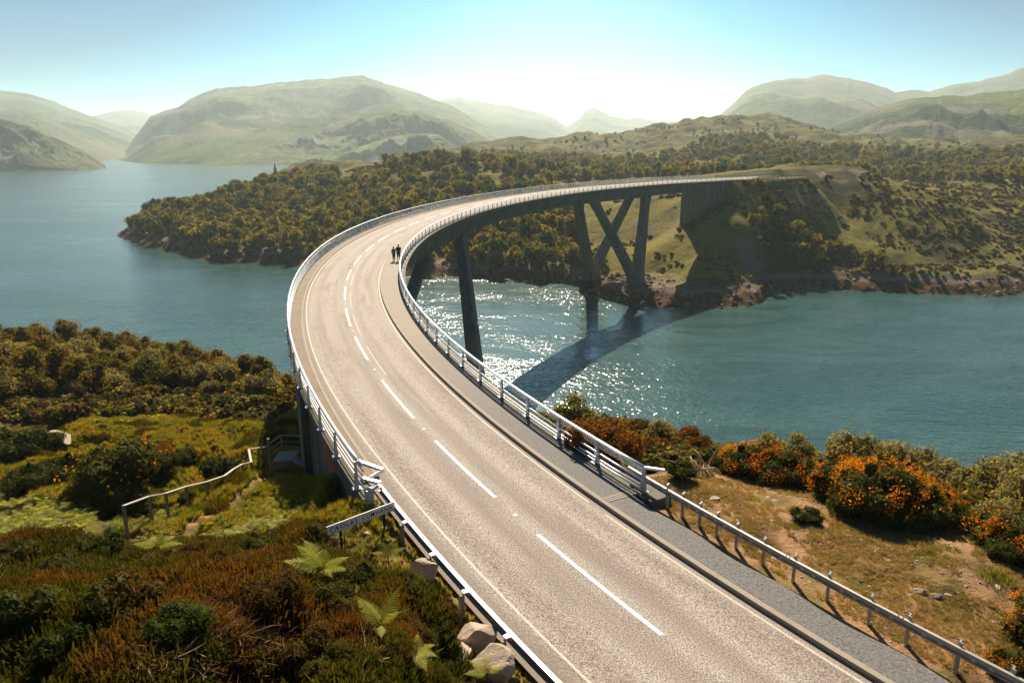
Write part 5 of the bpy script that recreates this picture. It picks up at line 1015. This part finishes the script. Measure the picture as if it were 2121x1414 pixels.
for k in (0, .5, 1.0): q = pm_.lerp(r1, k); m = MB(); m.beam(q - Vector((0, 0, 1.3)), q, .09, .09); hpart(m.build('post', M['wood']), fb, inv2)

# bilingual road name board: only the far part shows above the heather
TL, TR = Vector(A(676, 1091, 19.9)), Vector(A(817.5, 1038.8, 21.55)); zt = (TL.z + TR.z) / 2; TL.z = TR.z = zt
sg = empty('road_sign', (TL + TR) / 2 - Vector((0, 0, 1))); ax = (TR - TL).normalized(); nrm = Vector((ax.y, -ax.x, 0)); wlen = (TR - TL).length; hh = .31
tag(sg, 'white name board with black border and lettering on dark posts, half hidden by heather', 'sign'); inv3 = Matrix.Translation(sg.location).inverted()
def frame(o, p, lift=0.0): o.matrix_basis = Matrix(((ax.x, 0, nrm.x, p.x + nrm.x * lift), (ax.y, 0, nrm.y, p.y + nrm.y * lift), (0, 1, 0, p.z), (0, 0, 0, 1))); o.parent = sg; o.matrix_parent_inverse = inv3; return o
def plate(name, x0, x1, y0, y1, d0, d1, mt): m = MB(); m.hexa([(x0, y0, d0), (x1, y0, d0), (x1, y1, d0), (x0, y1, d0), (x0, y0, d1), (x1, y0, d1), (x1, y1, d1), (x0, y1, d1)]); return frame(m.build(name, mt), TL)
plate('board', 0, wlen, -hh, 0, -.025, 0, M['signwhite'])
b_ = .012
for x0, x1, y0, y1 in ((.012, wlen - .012, -.012 - b_, -.012), (.012, wlen - .012, -hh + .012, -hh + .012 + b_), (.012, .012 + b_, -hh + .0245, -.0245), (wlen - .012 - b_, wlen - .012, -hh + .0245, -.0245)): plate('border', x0, x1, y0, y1, .001, .003, M['black'])
plate('board_joint', wlen * .462, wlen * .466, -hh + .026, -.026, .001, .002, M['galv'])
def lettering(txt, x0, x1, h):
    cu = bpy.data.curves.new('lettering', 'FONT'); cu.body = txt; cu.size = 1; cu.extrude = .0; cu.offset = .012; cu.space_character = 1.28; tmp = bpy.data.objects.new('lettering_tmp', cu); ROOT.objects.link(tmp)
    dg = bpy.context.evaluated_depsgraph_get(); me = bpy.data.meshes.new_from_object(tmp.evaluated_get(dg)); bpy.data.objects.remove(tmp); co = np.array([v.co[:] for v in me.vertices]); lo_, hi_ = co.min(0), co.max(0)
    sx, sy = (x1 - x0) / (hi_[0] - lo_[0]), h / (hi_[1] - lo_[1])
    for v in me.vertices: v.co = ((v.co.x - lo_[0]) * sx + x0, (v.co.y - lo_[1]) * sy - hh / 2 - h / 2, .004)
    me.materials.clear(); me.materials.append(M['black']); return frame(obj('lettering', me), TL)
lettering('CAOLAS', .10, wlen * .435, .165); lettering('CUMHANN', wlen * .50, wlen - .10, .165)
for k in (.2, .84):
    p = TL.lerp(TR, k) - nrm * .06; m = MB(); m.tube([(p.x, p.y, ground(p.x, p.y) - .3), (p.x, p.y, zt - .02)], .045, 8); o = m.build('sign_post', M['dark']); o.parent = sg; o.matrix_parent_inverse = inv3
p = TL.lerp(TR, .985) - Vector((0, 0, .04)) + nrm * .004; m = MB(); m.tube([p, p + nrm * .006], .012, 8); o = m.build('fixing_bolt', M['galv']); o.parent = sg; o.matrix_parent_inverse = inv3

# ------------------------------------------------------------------ boulders beside the guardrail
def boulder(u_, v_, dims, label, seed, d0=9, d1=30, sink=.25, rz=0, name='boulder', T=None, ang=.5):
    p = hit(u_, v_, T or ST, d0, d1); g = np.random.default_rng(seed); bm = bmesh.new(); bmesh.ops.create_icosphere(bm, subdivisions=4, radius=1)
    V = np.array([v.co[:] for v in bm.verts]); pl = unit(g.normal(0, 1, (18, 3))); dd = g.uniform(.42, .78, 18)      # split faces
    for n_, d_ in zip(pl, dd): ov = np.maximum(0, V @ n_ - d_); V = V - ov[:, None] * n_ * .985
    V = V * (1 + .035 * fbm(V[:, 0] * 3 + seed, V[:, 1] * 3 + V[:, 2] * 2, 4, seed)[:, None]); V = V * np.array(dims)
    for v, c in zip(bm.verts, V): v.co = c
    V /= 1; me = bpy.data.meshes.new(name); bm.to_mesh(me); bm.free(); me.materials.append(M['stone'])
    return tag(obj(name, me, None, (p.x, p.y, p.z + dims[2] * (.72 - sink)), (g.normal(0, .1), g.normal(0, .1), rz)), label, 'rock')
boulder(880, 1200, (.72, .50, .50), 'pale flat topped boulder beside the guardrail, highest up the verge', 1, rz=.5)
boulder(925, 1285, (.34, .30, .34), 'small pale rock half hidden in heather between the large ones', 2)
boulder(985, 1340, (.75, .55, .55), 'large angular cream boulder by the guardrail posts', 3, rz=-.4)
boulder(950, 1375, (.60, .45, .40), 'cream rock leaning against the large angular boulder', 4, rz=.9)
boulder(1010, 1400, (.70, .55, .50), 'cream boulder at the bottom edge beside the guardrail', 5, rz=.2)
boulder(940, 1360, (.20, .15, .12), 'small rounded stone on top of the cream rocks', 6, sink=0)
boulder(790, 1095, (.30, .22, .06), 'flat reddish slab under the name board', 7, d1=34); boulder(760, 1105, (.22, .16, .05), 'smaller flat slab left of the one under the name board', 8, d1=34)
boulder(805, 1120, (.26, .2, .05), 'flat brown slab at the foot of the sign post', 9, d1=34); boulder(985, 1282, (.30, .2, .05), 'flat pinkish slab at the foot of a guardrail post', 10)
boulder(280, 1040 - 5, (.5, .35, .3), 'pale rock behind the handrail below the large gorse', 11, 22, 60); boulder(125, 915, (1.6, .9, .5), 'pale rock slab at the upper left edge of the meadow', 12, 30, 80, rz=-.5)
for q, lb in (((1390, 1100, .35), 'flat stone where the footway joint meets the soil'), ((1480, 1035, .3), 'pale stone in the dry grass behind the first rail posts'), ((1940, 1235, .28), 'long pale stone in the dry grass near the right edge'), ((1905, 1225, .3), 'flat pale stone left of the long one'), ((1300, 1010, .3), 'stone at the end plinth of the inner parapet')):
    boulder(q[0], q[1], (q[2], q[2] * .6, .07), lb, 20 + int(q[0]) % 7, 12, 40, sink=.1)

# ------------------------------------------------------------------ single ferns among the heather
def fern(u_, v_, L, seed, spec, label, mt='fernlt', d0=8, d1=30, lift=.28):
    L *= 1.25; p = hit(u_, v_ + 12, ST, d0, d1); p.z += lift * 1.5; t = empty('fern', p); tag(t, label, 'fern'); g = np.random.default_rng(seed)
    for az, el, dr, k in spec: obj('frond', to_mesh('frond', frond_parts(g, L * k, R(az), R(el), dr, n=20, wid=.30), [M[mt]]), t)
    mb = MB(); mb.tube([(0, 0, -.5), (0, 0, .02)], .018, 5); mb.build('stalk', M['bark'], t); return t
fern(672, 1205, .85, 1, ((165, 48, .25, 1.05), (135, 38, .25, 1.1), (190, 28, .2, 1.1), (30, 25, .3, .75), (-10, 15, .25, .7), (-50, 10, .2, .5), (90, 50, .3, .6)), 'large pale fern with wide fronds in the middle of the heather, left of the guardrail', lift=.35)
fern(792, 1325, .72, 2, ((165, 55, .2, 1.0), (150, 40, .2, .95), (48, 55, .15, 1.05), (20, 40, .25, .6), (-80, 10, .2, .5), (200, 10, .2, .8)), 'bright green fern with a frond raised to the right, low in the foreground', lift=.32)
fern(862, 1372, .5, 3, ((20, 25, .3, .8), (-60, 10, .3, 1), (-20, 20, .3, .9), (200, 20, .3, .9), (90, 30, .2, .8), (-110, 5, .3, .9)), 'small pale fern beside the cream boulders', lift=.25)
fern(330, 1150, .8, 4, ((130, 30, .5, .9), (60, 30, .5, .9), (175, 20, .3, 1), (5, 20, .3, 1), (90, 45, .3, .7)), 'fern with whitish drooping fronds at the upper left of the heather', lift=.35)
fern(1010, 1405, .5, 5, ((150, 30, .3, 1), (190, 20, .3, 1), (100, 40, .3, .8), (30, 20, .3, .8)), 'fern hanging over the lowest boulder', lift=.2)
fern(715, 1125, .6, 6, ((150, 40, .3, 1), (40, 40, .3, 1), (90, 50, .3, .9), (-20, 20, .3, .8), (200, 20, .3, .8)), 'green fern just under the left end of the name board', 'fern', lift=.3)
fern(805, 1160, .6, 7, ((130, 50, .3, 1), (30, 30, .3, 1), (80, 50, .3, .9), (-30, 20, .3, .9), (170, 25, .3, .9)), 'green fern right of the sign posts near the guardrail', 'fern', lift=.2)

# ------------------------------------------------------------------ dead branches beside the gorse
db = empty('dead_branch', hit(1462, 985, ST, 18, 50)); tag(db, 'bleached tangle of dead gorse branches between the brown bushes and the orange gorse', 'dead wood'); g = np.random.default_rng(9)
for i in range(17):
    a = g.uniform(0, 3.4); L = g.uniform(.7, 1.7) if i > 3 else 1.5; p = np.array([g.normal(0, .25), g.normal(0, .2), .05]); d = np.array([math.cos(a), math.sin(a) * .4, g.uniform(.3, 1.1)]); pts = [p.copy()]
    for k in range(6): d = d + g.normal(0, .38, 3); d[2] -= .10; p = p + d / np.linalg.norm(d) * L / 6; p[2] = max(p[2], .03); pts.append(p.copy())
    r0_ = g.uniform(.018, .04) if i > 2 else .065; mb = MB(); mb.tube(pts, list(np.linspace(r0_, r0_ * .25, 7)), 6); mb.build('branch', M['palewood'], db, smooth=True)

# ------------------------------------------------------------------ far shore: slipway, mast, spruce
sl = empty('slipway', Vector(W(1630, 600, 0))); tag(sl, 'small concrete slipway with a sloping top on the far shore', 'slipway'); inv4 = Matrix.Translation(sl.location).inverted()
a, b = Vector(W(1607, 604, -.5)), Vector(W(1663, 596, -.5)); c_, d_ = b + Vector((-3, 9, 0)), a + Vector((-3, 9, 0)); up = Vector((0, 0, 1))
m = MB(); m.hexa([a, b, c_, d_, a + up * 3.0 + Vector((-1.5, 0, 0)), b + up * 3.5, c_ + up * 4.2, d_ + up * 4.0]); hpart(m.build('slipway_wall', M['concrete']), sl, inv4)
for i in range(6):
    p, q = (a + up * 3.05 + Vector((-1.5, 0, 0))).lerp(b + up * 3.55, .1 + i * .15), (d_ + up * 4.05).lerp(c_ + up * 4.25, .1 + i * .15); m = MB(); m.beam(p + Vector((0, .3, .06)), q + Vector((0, 0, .06)), .5, .14); hpart(m.build('rubbing_strip', M['wood']), sl, inv4)
pm = hit(667, 352, NTn, 400, 900); mt_ = empty('utility_pole', pm); tag(mt_, 'thin dark mast on the bare top of the headland', 'pole'); m = MB(); m.tube([(0, 0, -.5), (0, 0, 10.5)], .16, 6); m.build('pole', M['dark'], mt_); m = MB(); m.box((0, 0, 8.4), (1.1, .5, 1.0)); m.build('transformer', M['dark'], mt_); m = MB(); m.box((0, 0, 9.6), (1.6, .12, .12)); m.build('crossarm', M['dark'], mt_)
ps = hit(571, 366, NTn, 400, 900); sp = empty('spruce_tree', (ps.x, ps.y, ps.z)); tag(sp, 'single dark spruce standing above the headland woods', 'tree'); P_, N_ = [], []; g = np.random.default_rng(5)
for i in range(2600): t_ = g.uniform(0, 1) ** .8; a = g.uniform(0, 6.28); lay = .6 + .4 * math.sin(t_ * 60); rr = (1 - t_) * 3.3 * g.uniform(.3, 1) * lay; P_.append((rr * math.cos(a), rr * math.sin(a), 2.2 + t_ * 9.3 - rr * .3)); N_.append((math.cos(a), math.sin(a), .6))
V, F_, lv = cards(np.array(P_), np.array(N_), .45, .5, g); obj('crown', to_mesh('crown', [(V, F_, lv, 0)], [M['conifer']]), sp); m = MB(); m.tube([(0, 0, -.5), (0, 0, 11)], [.2, .04], 6); m.build('trunk', M['bark'], sp)

# ------------------------------------------------------------------ two walkers
def skin_body(name, verts, edges, radii, mat, parent, sub=2):
    me = bpy.data.meshes.new(name); me.from_pydata(verts, edges, []); o = obj(name, me, parent); sk = o.modifiers.new('skin', 'SKIN')
    for i, r in enumerate(radii): me.skin_vertices[0].data[i].radius = (r, r) if not hasattr(r, '__len__') else r
    me.skin_vertices[0].data[0].use_root = True; o.modifiers.new('sub', 'SUBSURF').levels = sub; o.modifiers['sub'].render_levels = sub; sk.use_smooth_shade = True; me.materials.append(mat); return o
SK = simple('skin', (.45, .27, .19), .5); HAIRG = simple('grey_hair', (.35, .33, .31), .7); HAIRB = simple('dark_hair', (.03, .022, .018), .6)
TOPB = simple('light_blue_top', (.20, .27, .36), .8); VEST = simple('navy_rucksack_straps', (.02, .03, .05), .8); BLK = simple('black_cotton', (.010, .011, .014), .85); NAVY = simple('navy_shorts', (.02, .025, .045), .85); SHOE = simple('walking_shoes', (.03, .03, .035), .7); CAP = simple('pale_sun_hat', (.45, .46, .48), .8)
def person(u_, v_, H, label, shirt, legs, hair, stride, reach, long_legs, wide, hat=None):
    p = atz(u_, v_, DECK + .13); s_, o_ = so_of([p.x], [p.y]); p = RP(float(s_[0]), float(o_[0]), .14 if o_[0] > 3.13 else .02); k = H / 1.75
    t = empty('person', p, -heading(float(s_[0])) + .12); tag(t, label, 'person'); f = stride
    J = dict(pel=(0, 0, .95), waist=(0, .01, 1.10), chest=(0, .0, 1.33), neckb=(0, -.01, 1.47), neck=(0, .01, 1.53), head=(0, .03, 1.63), crown=(0, .02, 1.70))
    for sd, sx in (('l', -1), ('r', 1)):
        q = f * sx
        J['hip' + sd] = (sx * .09, 0, .90); J['kn' + sd] = (sx * .095, .10 * q + .03, .50); J['an' + sd] = (sx * .09, .17 * q - (.04 if q < 0 else 0), .09 + (.03 if q < 0 else 0)); J['to' + sd] = (sx * .10, .17 * q + .13, .045)
        J['sh' + sd] = (sx * .185, -.01, 1.42)
    for sd, sx in (('l', -1), ('r', 1)):
        if reach == sd: J['el' + sd] = (sx * .30, .03, 1.18); J['wr' + sd] = (sx * .42, .14, 1.04); J['ha' + sd] = (sx * .46, .17, 1.00)
        else: J['el' + sd] = (sx * .25, -.05 - .05 * f * sx, 1.15); J['wr' + sd] = (sx * .24, .06 - .12 * f * sx, .93); J['ha' + sd] = (sx * .235, .09 - .12 * f * sx, .85)
    nm = list(J); ix = {n: i for i, n in enumerate(nm)}; V = [tuple(c * k for c in J[n]) for n in nm]
    wk = (wide - 1) * .5 + 1; rd = dict(pel=(.135 * wide, .10), waist=(.125 * wide, .09), chest=(.15 * wide, .10), neckb=(.09, .07), neck=.052, head=.088, crown=.06, hip=.085 * wk, kn=.058 * wk, an=.042 * wk, to=.032, sh=.066 * wk, el=.045 * wk, wr=.028, ha=.030)
    gr = lambda n: rd.get(n, rd.get(n[:-1])); E = [('pel', 'waist'), ('waist', 'chest'), ('chest', 'neckb'), ('neckb', 'neck'), ('neck', 'head'), ('head', 'crown')]
    for sd in 'lr': E += [('pel', 'hip' + sd), ('hip' + sd, 'kn' + sd), ('kn' + sd, 'an' + sd), ('an' + sd, 'to' + sd), ('neckb', 'sh' + sd), ('sh' + sd, 'el' + sd), ('el' + sd, 'wr' + sd), ('wr' + sd, 'ha' + sd)]
    sc = lambda r, g_=0: tuple((x + g_) * k for x in r) if hasattr(r, '__len__') else (r + g_) * k
    skin_body('body', V, [(ix[a], ix[b]) for a, b in E], [sc(gr(n)) for n in nm], SK, t)
    def garment(name, ns, es, mat, g_=.016, mod={}): ii = {n: i for i, n in enumerate(ns)}; vv = [tuple(c * k for c in (mod.get(n) or J[n])) for n in ns]; return skin_body(name, vv, [(ii[a], ii[b]) for a, b in es], [sc(gr(n), g_) for n in ns], mat, t)
    ms = {('el' + d): tuple(J['sh' + d][i] * .35 + J['el' + d][i] * .65 for i in range(3)) for d in 'lr'}
    garment('shirt', ['pel', 'waist', 'chest', 'neckb', 'shl', 'shr', 'ell', 'elr'], [('pel', 'waist'), ('waist', 'chest'), ('chest', 'neckb'), ('neckb', 'shl'), ('neckb', 'shr'), ('shl', 'ell'), ('shr', 'elr')], shirt, .018, ms)
    fr = .72 if long_legs else .15
    mk_ = {('an' + d): tuple(J['kn' + d][i] * (1 - fr) + J['an' + d][i] * fr for i in range(3)) for d in 'lr'}
    garment('trousers' if long_legs else 'shorts', ['pel', 'hipl', 'hipr', 'knl', 'knr', 'anl', 'anr'], [('pel', 'hipl'), ('pel', 'hipr'), ('hipl', 'knl'), ('hipr', 'knr'), ('knl', 'anl'), ('knr', 'anr')], legs, .022, mk_)
    for d in 'lr': a_ = J['an' + d]; b2 = J['to' + d]; mb = MB(); mb.tube([(a_[0] * k, (a_[1] - .05) * k, .05 * k), (a_[0] * k, (a_[1] + .05) * k, .055 * k), (b2[0] * k, b2[1] * k, .035 * k)], [.045 * k, .052 * k, .036 * k], 8); mb.build('shoe', SHOE, t, smooth=True)
    v_, f_ = blob((0, .005 * k, 1.665 * k), (.098 * k, .108 * k, .105 * k), np.random.default_rng(3), 2); obj('hair', mesh_np('hair', v_, f_, hair, smooth=True), t)
    fv, ff = blob((0, .105 * k, 1.60 * k), (.015 * k, .022 * k, .022 * k), np.random.default_rng(2), 1); obj('nose', mesh_np('nose', fv, ff, SK), t)
    for sx in (-1, 1): ev, ef = blob((sx * .085 * k, .02 * k, 1.61 * k), (.014 * k, .02 * k, .03 * k), np.random.default_rng(2), 1); obj('ear', mesh_np('ear', ev, ef, SK), t)
    if hat: mb = MB(); mb.tube([(0, 0, 1.67 * k), (0, 0, 1.685 * k)], .15 * k, 14); mb.tube([(0, 0, 1.68 * k), (0, 0, 1.75 * k), (0, 0, 1.785 * k)], [.112 * k, .105 * k, .06 * k], 12); mb.build('hat', hat, t, smooth=True)
    return t, k
w_, kw = person(816, 538, 1.58, 'shorter walker in a pale blue top and black leggings, left of the pair', TOPB, BLK, HAIRG, .9, 'r', True, 1.2, CAP)
mb = MB()
for sx in (-1, 1): mb.beam((sx * .10, -.115, 1.44 * .9), (sx * .16, -.11, 1.0 * .9), .07, .02)
mb.build('vest_panel', VEST, w_)
m_, km = person(826, 537.5, 1.82, 'taller walker all in black with dark shorts, nearer the inner parapet', BLK, NAVY, HAIRB, -.9, 'x', False, 1.32)
# ------------------------------------------------------------------ the air
m, nt = newmat('sea_haze'); t = NT(nt); pv = t.n('ShaderNodeVolumePrincipled'); pv.inputs['Color'].default_value = (.80, .95, 1.0, 1); pv.inputs['Density'].default_value = 1.1e-4; pv.inputs['Anisotropy'].default_value = .35
o_ = t.n('ShaderNodeOutputMaterial'); t.l(pv.outputs[0], o_.inputs['Volume'])
hb = MB(); hb.hexa([(-8950, -280, -20), (8950, -280, -20), (8950, 13300, -20), (-8950, 13300, -20), (-8950, -280, 540), (8950, -280, 540), (8950, 13300, 540), (-8950, 13300, 540)])
tag(hb.build('haze', m), 'thin bright summer haze over the loch', kind='stuff')
